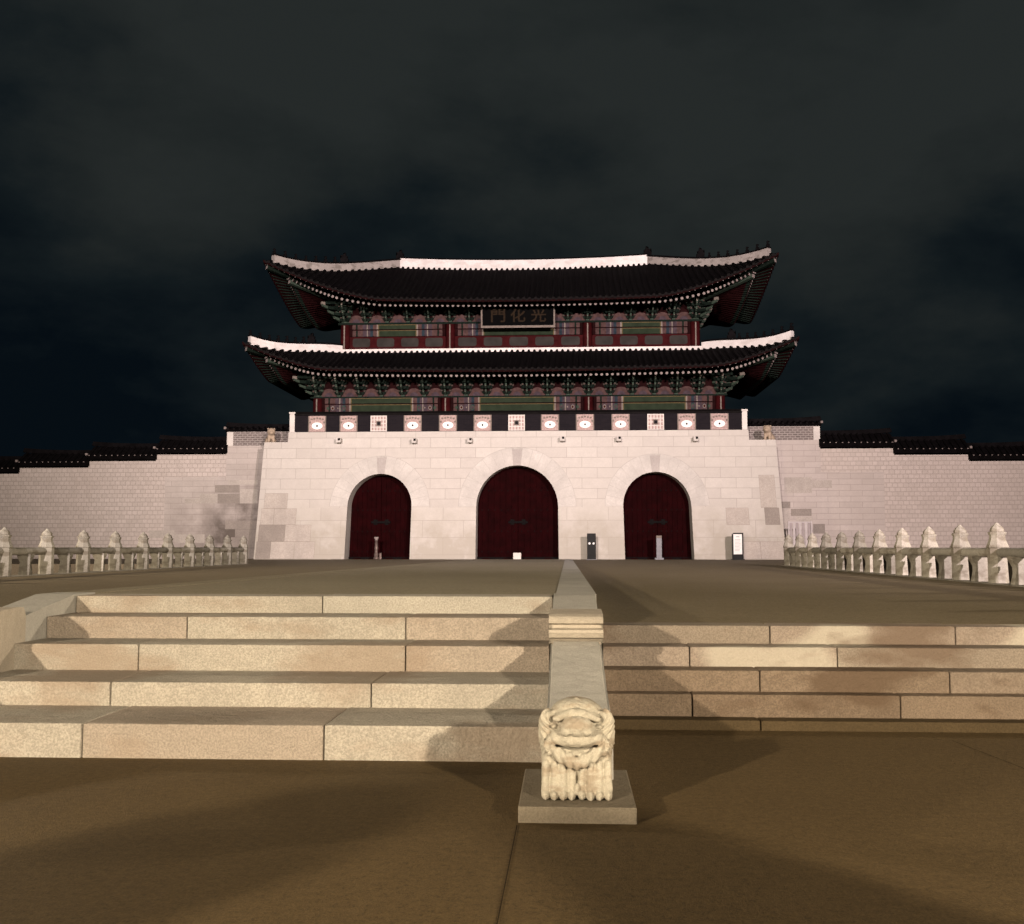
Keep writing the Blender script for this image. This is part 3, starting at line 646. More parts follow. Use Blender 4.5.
# ------------------------------------------------------------------ pavilion
YC = 67.0
LY, UY = 62.4, 63.4                         # fronts of the lower and the upper room
lower_cols = [xP(p, LY, 400) for p in (318, 446, 588.5, 720)]
upper_cols = [xP(p, UY, 330) for p in (345.5, 450.5, 587.5, 695)]
LAW = (lower_cols[3] - lower_cols[0]) / 2; UAW = (upper_cols[3] - upper_cols[0]) / 2
LBW = YC - LY; UBW = YC - UY
zl = lambda py: zP(py, LY)
zu = lambda py: zP(py, UY)

def hip_roof(part_name, a, b, c, d, ze, lift, zt, sag, kconc, aw, bw, zplate, hip_h, label, figs, fspan):
    xc = XC
    def uv(x, y): return max(0, (abs(x) - c) / (a - c)), max(0, (abs(y) - d) / (b - d))
    def L(u): return lift * (0.18 * ((c + u * (a - c)) / a) ** 2 + 0.82 * u ** 1.5)
    def g(v, m=0.0):
        k = kconc[0] + (kconc[1] - kconc[0]) * m * m * (3 - 2 * m); return (1 + k) * v - k * v * v
    def sag_f(x): return sag * min(1, abs(x) / c) ** 2
    def P(x, y, dz=0.0):
        u, v = uv(x, y); m = min(u, v) / max(u, v, 1e-6)
        # s follows the position along the eave of that slope
        if v >= u: lx = (0 if abs(x) < c else u); z = (zt + sag_f(x)) - ((zt + sag_f(x)) - (ze + (L(u) if abs(x) > c else lift * 0.18 * (x / a) ** 2))) * g(v, m)
        else: z = (zt + sag) - ((zt + sag) - (ze + L(v) if abs(y) > d else (zt + sag) - (zt + sag) + ze + lift * 0.18 * (c / a) ** 2)) * g(u, m)
        X = x + math.copysign(0.30 * v * v * u, x); Yy = y + math.copysign(0.30 * u * u * v, y)
        return Vector((xc + X, YC + Yy, z + dz))
    tl = MB(); step = 0.335; rad = 0.088; SEG = 9
    def line(p0, p1):
        return [P(p0[0] + (p1[0] - p0[0]) * k / SEG, p0[1] + (p1[1] - p0[1]) * k / SEG) for k in range(SEG + 1)]
    # the four slopes: sheet plus a round tile row over each joint
    for side in range(4):
        front = side < 2; sg = -1 if side in (0, 2) else 1
        half = a if front else b; n = int(2 * half / step); rows = []
        for k in range(n + 1):
            q = -half + 2 * half * k / n; q = max(-half + 0.04, min(half - 0.04, q))
            if front:
                top = d if abs(q) <= c else d + (b - d) * (abs(q) - c) / (a - c); rows.append(line((q, sg * b), (q, sg * top)))
            else:
                top = c if abs(q) <= d else c + (a - c) * (abs(q) - d) / (b - d); rows.append(line((sg * a, q), (sg * top, q)))
        V = [p for r in rows for p in r]; m_ = SEG + 1
        tl.add(V, [(i * m_ + j, i * m_ + j + 1, (i + 1) * m_ + j + 1, (i + 1) * m_ + j) for i in range(n) for j in range(SEG)], M['tile'], True)
        lat = Vector((1, 0, 0)) if front else Vector((0, 1, 0))
        for r in rows:
            if (r[0] - r[-1]).length < 0.3: continue
            vs = []; first = r[0] + (r[0] - r[1]).normalized() * 0.06
            for p in [first] + r[1:]:
                for j in range(5):
                    t_ = math.pi * j / 4; vs.append(p + lat * rad * math.cos(t_) + Vector((0, 0, 0.03 + rad * 1.1 * math.sin(t_))))
            nn = len(r)
            tl.add(vs, [(i * 5 + j, i * 5 + j + 1, (i + 1) * 5 + j + 1, (i + 1) * 5 + j) for i in range(nn - 1) for j in range(4)], M['tile'], True)
            # round tile end
            o_ = (r[0] - r[1]).normalized(); cen = first + Vector((0, 0, 0.02)); n8 = 8
            tl.add([cen + o_ * 0.01 + lat * 0.09 * math.cos(2 * math.pi * j / n8) + Vector((0, 0, 0.09 * math.sin(2 * math.pi * j / n8))) for j in range(n8)], [list(range(n8))], M['tile_edge'])
        # drip tiles between: a scalloped strip
        for r0, r1 in zip(rows[:-1], rows[1:]):
            A_, B_ = r0[0], r1[0]; mid = (A_ + B_) / 2 + Vector((0, 0, -0.13)) ; o_ = (r0[0] - r0[1]).normalized() * 0.03
            tl.add([A_ + o_, B_ + o_, mid + o_], [(0, 1, 2)], M['tile_edge'])
    roof = G(tl, part_name, label=label)
    # underside boards from the eave to the wall plate
    und = MB()
    def wallpt(x, y, front, sg):
        if front: return Vector((xc + max(-aw, min(aw, x)), YC + sg * bw, zplate))
        return Vector((xc + sg * aw, YC + max(-bw, min(bw, y)), zplate))
    rafters = []
    for side in range(4):
        front = side < 2; sg = -1 if side in (0, 2) else 1; half = a if front else b; ns = 40
        vs = []; sp = 0.305; 
        for k in range(ns + 1):
            q = -half + 2 * half * k / ns
            E = P(q, sg * b) if front else P(sg * a, q)
            wp = wallpt(q, q, front, sg); top = E + Vector((0, 0, -0.02)); o_ = (E - wp); o_.z = 0; o_.normalize()
            vs += [E + Vector((0, 0, -0.02)), E + Vector((0, 0, -0.17)) - o_ * 0.02, E.lerp(wp, 0.30) + Vector((0, 0, -0.10)), wp]
        und.add(vs, [(i * 4 + j, (i + 1) * 4 + j, (i + 1) * 4 + j + 1, i * 4 + j + 1) for i in range(ns) for j in range(3)], M['maroon'], False)
        n = int(2 * half / sp)
        for k in range(n):
            q = -half + 2 * half * (k + 0.5) / n
            E = P(q, sg * b) if front else P(sg * a, q); wp = wallpt(q, q, front, sg); rafters.append((side, q, E, wp))
    G(und, 'eave_boards', roof)
    def rafter_into(mb, E, wp):
        dirv = (E - wp); dirv.normalize(); L_ = (E - wp).length
        # flying rafter (square) right under the eave, then the round rafter set back
        e1 = E + Vector((0, 0, -0.17)) - dirv * 0.12; w1 = E.lerp(wp, 0.42) + Vector((0, 0, -0.10))
        mb.tube(w1, e1, 0.045, 0.040, M['teal'], 4, M['rafter_end'], False)
        e2 = E.lerp(wp, 0.27) + Vector((0, 0, -0.43)); w2 = wp + Vector((0, 0, -0.12))
        mb.tube(w2, e2, 0.078, 0.082, M['maroon'], 8, M['rafter_end'])
        e3 = e2.lerp(w2, 0.10); mb.tube(e2.lerp(w2, 0.09), e2.lerp(w2, 0.02), 0.086, 0.086, M['teal'], 8)
    fr_ = sorted([r for r in rafters if r[0] == 0], key=lambda r: abs(r[1])); ind = fr_[:50]; rest = [r for r in rafters if r not in ind and r[0] != 1]
    for r in ind:
        mb = MB(); rafter_into(mb, r[2], r[3]); G(mb, 'rafter')
    # big hip rafter at every corner
    for sx in (-1, 1):
        for sy in (-1, 1):
            E = P(sx * a, sy * b); wp = Vector((xc + sx * aw, YC + sy * bw, zplate)); mb = MB(); dv = (E - wp).normalized()
            mb.tube(wp + Vector((0, 0, -0.2)), E + Vector((0, 0, -0.38)) - dv * 0.25, 0.17, 0.15, M['teal'], 4, M['rafter_end'], False)
            mb.tube(wp + Vector((0, 0, -0.45)), E.lerp(wp, 0.30) + Vector((0, 0, -0.62)), 0.19, 0.17, M['mint'], 4, M['rafter_end'], False)
            G(mb, 'hip_rafter')
    # hip ridges in lime plaster capped with tiles
    def sweep(pts, hw, h, mat, cap_mat, z_in=-0.05, flat_end=True, mbw=None):
        mb = mbw or MB(); vs = []; n = len(pts)
        for i, p in enumerate(pts):
            dv = pts[min(i + 1, n - 1)] - pts[max(i - 1, 0)]; dv.z = 0; dv.normalize(); s = Vector((-dv.y, dv.x, 0)) * hw; hh = h(i / (n - 1)) if callable(h) else h
            vs += [p - s + Vector((0, 0, z_in)), p + s + Vector((0, 0, z_in)), p + s * 0.85 + Vector((0, 0, hh)), p - s * 0.85 + Vector((0, 0, hh))]
        fs = [(i * 4 + j, i * 4 + (j + 1) % 4, (i + 1) * 4 + (j + 1) % 4, (i + 1) * 4 + j) for i in range(n - 1) for j in range(4)]
        fs += [(3, 2, 1, 0), tuple(4 * (n - 1) + j for j in range(4))]
        mb.add(vs, fs, mat)
        cv = []
        for i, p in enumerate(pts):
            dv = pts[min(i + 1, n - 1)] - pts[max(i - 1, 0)]; dv.z = 0; dv.normalize(); s = Vector((-dv.y, dv.x, 0)); hh = h(i / (n - 1)) if callable(h) else h
            for t_ in (0, 0.25, 0.5, 0.75, 1): cv.append(p + s * (hw + 0.05) * math.cos(math.pi * t_) + Vector((0, 0, hh + 0.002 + 0.13 * math.sin(math.pi * t_))))
        mb.add(cv, [(i * 5 + j, i * 5 + (j + 1) % 5, (i + 1) * 5 + (j + 1) % 5, (i + 1) * 5 + j) for i in range(n - 1) for j in range(5)] + [(0, 1, 2, 3, 4), tuple(5 * (n - 1) + j for j in range(5))][0:2], cap_mat)
        return mb
    figure_spots = []
    for sx in (-1, 1):
        for sy in (-1, 1):
            pts = [P(sx * (c + (a - c) * t_), sy * (d + (b - d) * t_)) for t_ in [0.0 + 0.94 * k / 16 for k in range(17)]]
            mb = sweep(pts, 0.17, hip_h, M['plaster' if d > 1 else 'plaster_old'], M['tile']); G(mb, 'hip_ridge', roof)
            if sy < 0:
                for k in range(figs + 1):
                    t_ = 0.93 - fspan * k / figs; p = P(sx * (c + (a - c) * t_), sy * (d + (b - d) * t_)); p = p + Vector((0, 0, (hip_h(t_ / .94) if callable(hip_h) else hip_h) + 0.10))
                    figure_spots.append((p, sx, k == figs))
    return roof, P, sweep, rest, rafter_into, figure_spots

# upper roof
UB = 7.2; UA = (xP(771, 59.7, 262) - xP(264.5, 59.7, 262)) / 2 - 0.08
ue = zP(298.5, YC - UB) ; uc = zP(259.5, YC - UB - 0.2, 270)
ridge_h = 0.56
zr = zP(268.5, YC, 523)
up, PU, sweep, restU, raft, figU = hip_roof('upper_roof', UA, UB, 7.95, 0.0, ue, uc - ue, zr, 0.22, (0.25, -0.38), UAW, UBW, zu(300) + 0.25, lambda t: 0.44 - 0.02 * t, None, 7, 0.48)
pts = [PU(-7.95 + 15.9 * k / 20, 0) + Vector((0, 0, -0.05)) for k in range(21)]
G(sweep(pts, 0.24, ridge_h, M['plaster'], M['tile'], -0.2), 'main_ridge', up)
def finial(p, sx, parent, sc=1.0, kind='ridge_finial'):
    mb = MB(); prof = [(-0.30, 0), (-0.32, 0.25), (-0.20, 0.30), (-0.26, 0.48), (-0.12, 0.55), (-0.10, 0.78), (0.02, 0.62), (0.08, 0.72), (0.14, 0.56), (0.30, 0.60), (0.22, 0.42), (0.34, 0.30), (0.30, 0)]
    pr = [(p.x + sx * a_ * sc, p.z + b_ * sc) for a_, b_ in prof]
    mb.prism(pr, 'y', p.y - 0.14 * sc, p.y + 0.14 * sc, M['tile']); G(mb, kind, parent)
for sx in (-1, 1): finial(PU(sx * 7.95, 0) + Vector((0, 0, ridge_h - 0.12)), sx, up, 0.85)
# lower roof, running up to the walls of the upper room
LB = YC - 59.0; LA = (xP(794.5, 58.8, 340) - xP(246, 58.8, 340)) / 2 - 0.08
le = zP(368.5, YC - LB); lc = zP(341.5, YC - LB - 0.2, 250)
ztop = zP(351.5, UY - 0.1)
lo, PL, _, restL, _, figL = hip_roof('lower_roof', LA, LB, UAW + 0.30, UBW + 0.30, le, lc - le, ztop, 0.0, (0.15, -0.95), LAW, LBW, zl(372) + 0.35, lambda t: 0.40 + 0.04 * t, None, 7, 0.60)
mb = MB()
for sy in (-1, 1): mb.box(XC - UAW - 0.35, XC + UAW + 0.35, YC + sy * (UBW + 0.32) - 0.1, YC + sy * (UBW + 0.32) + 0.1, ztop - 0.1, ztop + 0.17, M['plaster'])
for sx in (-1, 1): mb.box(XC + sx * (UAW + 0.32) - 0.1, XC + sx * (UAW + 0.32) + 0.1, YC - UBW - 0.2, YC + UBW + 0.2, ztop - 0.1, ztop + 0.165, M['plaster'])
G(mb, 'plaster_strip', lo)
# the rafters beyond the hundred nearest ones, both roofs
mb = MB()
for r in restU + restL: raft(mb, r[2], r[3])
o = G(mb, 'rafters'); o['kind'] = 'stuff'
# clay figures along the front hips
fm = MB()
fm.lathe([(0.09, 0), (0.11, 0.08), (0.085, 0.20), (0.05, 0.26), (0.075, 0.31), (0.08, 0.36), (0.05, 0.41), (0.01, 0.43)], M['tile'], 10)
fm.box(-0.03, 0.03, -0.15, -0.04, 0.31, 0.37, M['tile']); fm.box(-0.075, -0.035, -0.13, -0.04, 0, 0.2, M['tile']); fm.box(0.035, 0.075, -0.13, -0.04, 0, 0.2, M['tile'])
proto = None
for (spots_, roof_) in ((figU, up), (figL, lo)):
    for p, sx, big_ in spots_:
        if big_: finial(p, sx, roof_, 0.75, 'dragon_head'); continue
        if proto is None: proto = fm.build('roof_figure', roof_); o = proto
        else: o = dup(proto, roof_)
        o.location = p; o.rotation_euler = (0, 0, sx * R(40)); s_ = random.uniform(0.7, 0.9); o.scale = (s_, s_, s_)

# walls, columns, beams
def storey(cols, Yw, half_d, z_floor, z_beam0, z_beam1, z_br0, z_top, lowerfl):
    x0, x1 = cols[0], cols[3]
    mb = MB(); mb.box(x0 + 0.1, x1 - 0.1, Yw + 0.22, YC + half_d - 0.22, z_floor, z_top + 0.3, M['maroon']); G(mb, 'wall')
    mb = MB()
    for i in range(28):
        pass
    # columns: four in front, and down the sides
    sidey = [YC - half_d + (2 * half_d) * k / 2 for k in range(3)]
    spots_ = [(x, Yw) for x in cols] + [(x, y) for x in (x0, x1) for y in sidey[1:]]
    for (x, y) in spots_:
        c_ = MB(); c_.lathe([(0.30, z_floor), (0.29, z_beam1)], M['red'], 14, (x, y))
        if y == Yw:
            c_.box(x - 0.035, x + 0.035, y - 0.36, y - 0.285, z_floor + 0.1, z_beam1 - 0.06, M['cream'])
        G(c_, 'column')
    # painted beams over each bay, front and both sides
    def beam(xa, xb, y, ends, zb0, zb1, tw):
        b_ = MB(); L_ = xb - xa
        e_ = ends
        segs = [(0.0, 'maroon'), (0.10, 'pink'), (0.22, 'teal'), (0.28, 'pink'), (0.46, 'mauve'), (0.60, 'cream'), (0.64, 'mauve'), (0.72, 'blue'), (0.82, 'pink'), (0.95, 'cream'), (1.0, None)]
        for i_ in range(len(segs) - 1):
            p0, p1, mt = segs[i_][0] * e_, segs[i_ + 1][0] * e_, segs[i_][1]
            b_.box(xa + p0, xa + p1, y - tw, y + tw, zb0, zb1, M[mt]); b_.box(xb - p1, xb - p0, y - tw, y + tw, zb0, zb1, M[mt])
        b_.box(xa + e_, xa + e_ + 0.06, y - tw - 0.004, y + tw, zb0, zb1, M['ochre']); b_.box(xb - e_ - 0.06, xb - e_, y - tw - 0.004, y + tw, zb0, zb1, M['ochre'])
        b_.box(xa + e_ + 0.06, xb - e_ - 0.06, y - tw, y + tw, zb0, zb1 - 0.04, M['green']); b_.box(xa + e_ + 0.06, xb - e_ - 0.06, y - tw - 0.004, y + tw, zb1 - 0.04, zb1, M['ochre'])
        h = (zb1 - zb0) / 2
        if h > 0.2:
            for s_, xx0 in ((1, xa), (-1, xb)):
                for fr_, mt, rr in ((0.37, 'mauve', 0.62), (0.37, 'cream', 0.40), (0.37, 'red', 0.24), (0.75, 'mint', 0.5), (0.75, 'mauve', 0.30), (0.55, 'cream', 0.16), (0.20, 'mint', 0.3)):
                    cx_ = xx0 + s_ * fr_ * e_; n = 12; yy = y - tw - 0.004 - (0.5 - rr) * 0.02; zc_ = (zb0 + zb1) / 2
                    b_.add([(cx_ + rr * h * 1.2 * math.cos(2 * math.pi * k / n), yy, zc_ + rr * h * 1.5 * math.sin(2 * math.pi * k / n)) for k in range(n)], [list(range(n))], M[mt])
        return b_
    zs = z_beam0 + (z_beam1 - z_beam0) * 0.56
    for xa, xb in zip(cols[:-1], cols[1:]):
        e_ = 1.72 if xb - xa > 7.3 else (1.95 if lowerfl else 1.75)
        G(beam(xa + 0.30, xb - 0.30, Yw, e_, z_beam0, zs - 0.03, 0.16), 'beam'); 
        b_ = MB(); b_.box(xa + 0.3, xb - 0.3, Yw - 0.15, Yw + 0.1, zs - 0.03, zs + 0.03, M['maroon']); G(b_, 'rail_strip')
        G(beam(xa + 0.30, xb - 0.30, Yw - 0.02, e_, zs + 0.03, z_beam1, 0.2), 'upper_beam')
    for sx, x in ((-1, x0), (1, x1)):
        b_ = MB(); b_.box(x - 0.15, x + 0.15, Yw + 0.3, YC + half_d - 0.3, z_beam0, z_beam1, M['green']); G(b_, 'side_beam')
        b_ = MB(); b_.box(x - 0.10 , x + 0.10, Yw + 0.3, YC + half_d - 0.3, z_br0 + 0.003, z_top, M['pink']); G(b_, 'side_panel')
    # plate and the pink panels behind the brackets, scalloped with rounded tops
    b_ = MB(); b_.box(x0 - 0.4, x1 + 0.4, Yw - 0.24, Yw + 0.24, z_beam1 + 0.002, z_br0, M['teal']); G(b_, 'plate')
    b_ = MB(); b_.box(x0, x1, Yw + 0.06, Yw + 0.2, z_br0 + 0.003, z_top, M['maroon'])
    bx_ = []
    for (xa, xb), q in zip(zip(cols[:-1], cols[1:]), (6, 7, 6) if lowerfl else (5, 7, 5)): bx_ += [xa + (xb - xa) * k / q for k in range(q)]
    bx_.append(x1)
    for xa, xb in zip(bx_[:-1], bx_[1:]):
        cx_ = (xa + xb) / 2; sp = xb - xa; m_ = 14
        b_.add([(cx_ + sp * 0.40 * math.cos(math.pi * j / m_), Yw + 0.055, z_br0 + 0.003 + 0.52 * math.sin(math.pi * j / m_)) for j in range(m_ + 1)], [list(range(m_ + 1))], M['pink'])
        b_.add([(cx_ + sp * 0.20 * math.cos(math.pi * j / m_), Yw + 0.05, z_br0 + 0.003 + 0.28 * math.sin(math.pi * j / m_)) for j in range(m_ + 1)], [list(range(m_ + 1))], M['mauve'])
    G(b_, 'bracket_panel')
    # outer purlin carried by the brackets
    b_ = MB(); zp = z_br0 + 0.98
    for k in range(int((x1 - x0 + 2.0) / 1.7)):
        xa = x0 - 1.0 + 1.7 * k; b_.box(xa, xa + 1.69, Yw - 1.16, Yw - 0.96, zp, zp + 0.16, M[('teal', 'mint', 'teal', 'red')[k % 4]])
    G(b_, 'purlin')
    return bx_

def bracket_mesh(name):
    mb = MB()
    for k in range(3):
        z = 0.30 * k; pr = 0.34 + 0.30 * k
        mb.box(-0.075, 0.075, -pr, 0.15, z + 0.10, z + 0.26, M['teal'])
        mb.prism([(-pr - 0.001, z + 0.10), (-pr - 0.24, z + 0.20), (-pr - 0.30, z + 0.34), (-pr - 0.22, z + 0.30), (-pr - 0.001, z + 0.26)], 'x', -0.06, 0.06, M['mint'])
        mb.box(-0.03, 0.03, -pr - 0.25, -pr - 0.235, z + 0.20, z + 0.29, M['cream'])
        for j in range(k + 1):
            yy = -0.30 * j; w = 0.30 + 0.12 * (k - j)
            mb.prism([(-w, z + 0.22), (-w, z + 0.30), (w, z + 0.30), (w, z + 0.22), (w * 0.72, z + 0.13), (-w * 0.72, z + 0.13)], 'y', yy - 0.05, yy + 0.05, M['teal'])
            for s_ in (-1, 1):
                mb.box(s_ * w - 0.07, s_ * w + 0.07, yy - 0.075, yy + 0.075, z + 0.302, z + 0.40, M['mint'])
                mb.box(s_ * w - 0.05, s_ * w + 0.05, yy - 0.08, yy - 0.076, z + 0.31, z + 0.39, M['pink'])
    mb.box(-0.12, 0.12, -0.14, 0.14, 0.0, 0.10, M['mint']); mb.box(-0.055, 0.055, -1.24, -1.06, 0.90, 1.06, M['cream'])
    return mb
bproto = None
for (cols, Yw, half_d, zf, b0, b1, br0, zt_, low) in ((lower_cols, LY, LBW, ZT - 0.2, zl(411), zl(397.5), zl(396), zl(374), True), (upper_cols, UY, UBW, ztop - 0.2, zu(335.5), zu(324), zu(322), zu(300), False)):
    bx_ = storey(cols, Yw, half_d, zf, b0, b1, br0, zt_, low)
    for side in ('front', 'left', 'right'):
        m_ = len(bx_) - 1 if side == 'front' else 5
        for k in range(m_ + 1):
            if side == 'front': loc = (bx_[k], Yw - 0.02, br0); rz = 0
            else:
                if k == 0: rz = R(-45) if side == 'left' else R(45)
                else: rz = R(-90) if side == 'left' else R(90)
                x_ = cols[0] - 0.0 if side == 'left' else cols[3]; loc = (x_, Yw + 2 * half_d * k / m_, br0)
            if bproto is None: bproto = bracket_mesh('bracket').build('bracket', gate); o = bproto
            else: o = dup(bproto, gate)
            o.location = Vector(loc) - GO; o.rotation_euler = (0, 0, rz)
            o.scale = (0.86, 1, 1.0)
            if side != 'front' and k == 0: o.scale = (1.15, 1.4, 1.05)
# balustrade panels below the upper room's beams
zq0, zq1 = zu(347.5), zu(335.5)
cnts = (4, 5, 4)
for (xa, xb), n in zip(zip(upper_cols[:-1], upper_cols[1:]), cnts):
    mb = MB(); mb.box(xa + 0.28, xb - 0.28, UY - 0.03, UY + 0.12, zq0 - 0.25, zq1 - 0.003, M['red'])
    w = (xb - xa - 0.5) / n; bp_ = G(mb, 'panel_board')
    for k in range(n):
        cx_ = xa + 0.25 + w * (k + 0.5); q = MB(); hw = w * 0.36; z0_, z1_ = zq0 + 0.10, zq1 - 0.09; r_ = 0.13; pr = []
        for (sx, sz, a0) in ((1, 1, 0), (-1, 1, 90), (-1, -1, 180), (1, -1, 270)):
            for j in range(4):
                a_ = R(a0 + 30 * j); pr.append((cx_ + sx * (hw - r_) + r_ * math.cos(a_), (z1_ - r_ if sz > 0 else z0_ + r_) + r_ * math.sin(a_)))
        q.prism(pr, 'y', UY - 0.042, UY - 0.02, M['panel_grey']); G(q, 'panel', bp_)
    for k in range(n + 1):
        pass
# the signboard, tilted forward
SBX0, SBX1 = xP(482.5, 62.0, 315), xP(553.5, 62.0, 315); sbz0, sbz1 = zP(326, 62.2), zP(304.5, 61.7)
hh = (sbz1 - sbz0); cxs = (SBX0 + SBX1) / 2; hw = (SBX1 - SBX0) / 2
sb = MB(); sb.box(-hw, hw, 0, 0.08, 0, hh, M['board']); sbo = sb.build('signboard', gate, Vector((cxs, 62.05, sbz0)) - GO); sbo.rotation_euler = (R(9), 0, 0)
fr = MB(); fr.box(-hw - 0.09, hw + 0.09, -0.06, 0.06, -0.13, 0.0, M['cream'])
for s in (-1, 1): fr.box(s * hw - 0.045 + s * 0.045, s * hw + 0.045 + s * 0.045, -0.06, 0.06, 0.002, hh, M['cream'])
fr.box(-hw - 0.09, hw + 0.09, -0.06, 0.06, hh + 0.002, hh + 0.1, M['maroon']); fr.build('frame', sbo)
for ch, fx in (('門', -0.28), ('化', 0.0), ('光', 0.29)):
    cu = bpy.data.curves.new('character', 'FONT'); cu.body = ch; cu.size = 1.0; cu.extrude = 0.01; cu.offset = 0.018; cu.align_x = 'CENTER'
    tmp = bpy.data.objects.new('tmp', cu); COL.objects.link(tmp); dg = bpy.context.evaluated_depsgraph_get(); dg.update()
    me = bpy.data.meshes.new_from_object(tmp.evaluated_get(dg)); bpy.data.objects.remove(tmp); me.name = 'character'
    me.materials.clear(); me.materials.append(M['gold'])
    o = bpy.data.objects.new('character', me); COL.objects.link(o); o.parent = sbo
    ys = [v.co.y for v in me.vertices] or [0, 1]; k_ = hh * 0.66 / max(0.01, max(ys) - min(ys)); o.scale = (k_ * 1.15, k_, 1)
    o.rotation_euler = (R(90), 0, 0); o.location = (fx * 2 * hw, -0.012, hh * 0.17 - min(ys) * k_)

# ------------------------------------------------------------------ wing walls
WY = 61.6
def wing(side):
    sg = -1 if side == 'left' else 1
    lab = {'left': 'beige stone wall with stepped tile capping left of the gate, dark old stones at its corner', 'right': 'pinkish stone wall with stepped tile capping right of the gate'}[side]
    if side == 'left': near = (290, 226, 430, 444.5, 424); cuts = [(222.5, 155.5, 453), (155.5, 88, 459.5), (88, 18.5, 466), (18.5, -50, 472)]
    else: near = (745, 821, 427.5, 441.5, 420); cuts = [(823.5, 895, 450), (895, 970, 456.5), (970, 1043, 463), (1043, 1112, 470)]
    xin = xP(near[0], WY); root = empty('palace_wall', (xin, WY, 0), lab, 'wall', 'palace walls beside the gate'); O = off(root)
    def B(mb, name, parent=None):
        o = mb.build(name, parent or root); o.location = -O if parent is None else (0, 0, 0); return o
    dz = cuts[1][2] - cuts[0][2]
    w = abs(xP(cuts[1][1], WY) - xP(cuts[1][0], WY))
    xs = [(xP(a_, WY), xP(b_, WY), zP(t_, WY)) for a_, b_, t_ in cuts]; xs[0] = (xP(near[1], WY),) + xs[0][1:]
    for k in range(4): l = xs[-1]; xs.append((l[1], l[1] + sg * w, l[2] - 0.38))
    # body: long stones near the gate, small stones beyond
    mb = MB(); xn = xP(near[1], WY); zn = zP(near[3], WY)
    xm = xP(165 if side == 'left' else 884, WY)
    mb.box(min(xin, xn), max(xin, xn), WY, WY + 1.2, -0.2, zn, M['wing_dark_corner' if side == 'left' else 'wing_ashlar'])
    for (xa, xb, z) in xs:
        lo_, hi_ = min(xa, xb), max(xa, xb)
        if lo_ < xm < hi_ and side == 'left' or (side == 'right' and lo_ < xm < hi_):
            zlow = z - 1.35
            a_, b_ = (xm, hi_) if side == 'left' else (lo_, xm); c_, d_ = (lo_, xm) if side == 'left' else (xm, hi_)
            mb.box(a_, b_, WY, WY + 1.2, -0.2, zlow, M['wing_dark_corner' if side == 'left' else 'wing_ashlar']); mb.box(a_, b_, WY, WY + 1.2, zlow, z, M['wing_brick']); mb.box(c_, d_, WY, WY + 1.2, -0.2, z, M['wing_brick'])
        else: mb.box(lo_, hi_, WY, WY + 1.2, -0.2, z, M['wing_brick'])
    old = [(215, 240, 484, 492, 0), (240, 258, 488, 503, 1), (200, 218, 493, 503, 1), (218, 240, 493, 503, 0), (185, 200, 498, 503, 1), (228, 258, 479, 484, 1), (226, 258, 520, 529, 0), (236, 258, 529, 537, 0), (232, 258, 537, 548, 0), (228, 258, 548, 560, 0), (150, 176, 530, 538, 1), (176, 206, 534, 543, 1)] if side == 'left' else \
          [(784, 812, 478, 494, 1), (812, 832, 481, 489, 1), (780, 790, 502, 509, 0), (790, 811, 509, 516.5, 0), (795, 812, 517, 522, 1), (812, 824, 524, 534, 0), (781, 789, 509, 528, 1)]
    for (l, r, t_, b_, q) in old:
        mb.box(xP(l, WY) + 0.01, xP(r, WY) - 0.01, WY - 0.004, WY + 0.2, zP(b_, WY) + 0.01, zP(t_, WY) - 0.01, M['old_stone' if q == 0 else 'old_stone_pale'])
    body = B(mb, 'masonry')
    # brick parapet next to the gate with its own tile cap
    mb = MB(); zp1 = zP(near[2], WY); mb.box(min(xin, xn), max(xin, xn), WY + 0.1, WY + 0.6, zn + 0.002, zp1, M['grey_brick']); pp = B(mb, 'brick_parapet')
    mb = MB(); e0 = xn if sg > 0 else xn; a_, b_ = (xn - 0.02, xn + 0.36) if sg < 0 else (xn - 0.36, xn + 0.02)
    mb.bbox(a_, b_, WY + 0.05, WY + 0.7, zn + 0.004, zp1 - 0.02, M['white_stone'], 0.02); B(mb, 'end_post', pp)
    def tiled_cap(xa, xb, z_e, z_r, yc, hw_, inner_end, name='tiled_cap'):
        c_ = MB(); lo_, hi_ = min(xa, xb), max(xa, xb); up_ = 0.14
        # slopes
        for s in (-1, 1):
            c_.add([(lo_, yc + s * hw_, z_e), (hi_, yc + s * hw_, z_e), (hi_, yc, z_r), (lo_, yc, z_r)], [(0, 1, 2, 3)], M['tile'])
            c_.add([(lo_, yc + s * hw_, z_e), (hi_, yc + s * hw_, z_e), (hi_, yc + s * (hw_ - 0.3), z_e - 0.22), (lo_, yc + s * (hw_ - 0.3), z_e - 0.22)], [(0, 1, 2, 3)], M['tile'])
        c_.add([(lo_, yc - hw_, z_e), (lo_, yc, z_r), (lo_, yc + hw_, z_e), (lo_, yc + hw_ - 0.3, z_e - 0.22), (lo_, yc - hw_ + 0.3, z_e - 0.22)], [(0, 1, 2, 3, 4)], M['tile'])
        c_.add([(hi_, yc - hw_, z_e), (hi_, yc, z_r), (hi_, yc + hw_, z_e), (hi_, yc + hw_ - 0.3, z_e - 0.22), (hi_, yc - hw_ + 0.3, z_e - 0.22)], [(0, 1, 2, 3, 4)], M['tile'])
        n = max(2, int((hi_ - lo_) / 0.33))
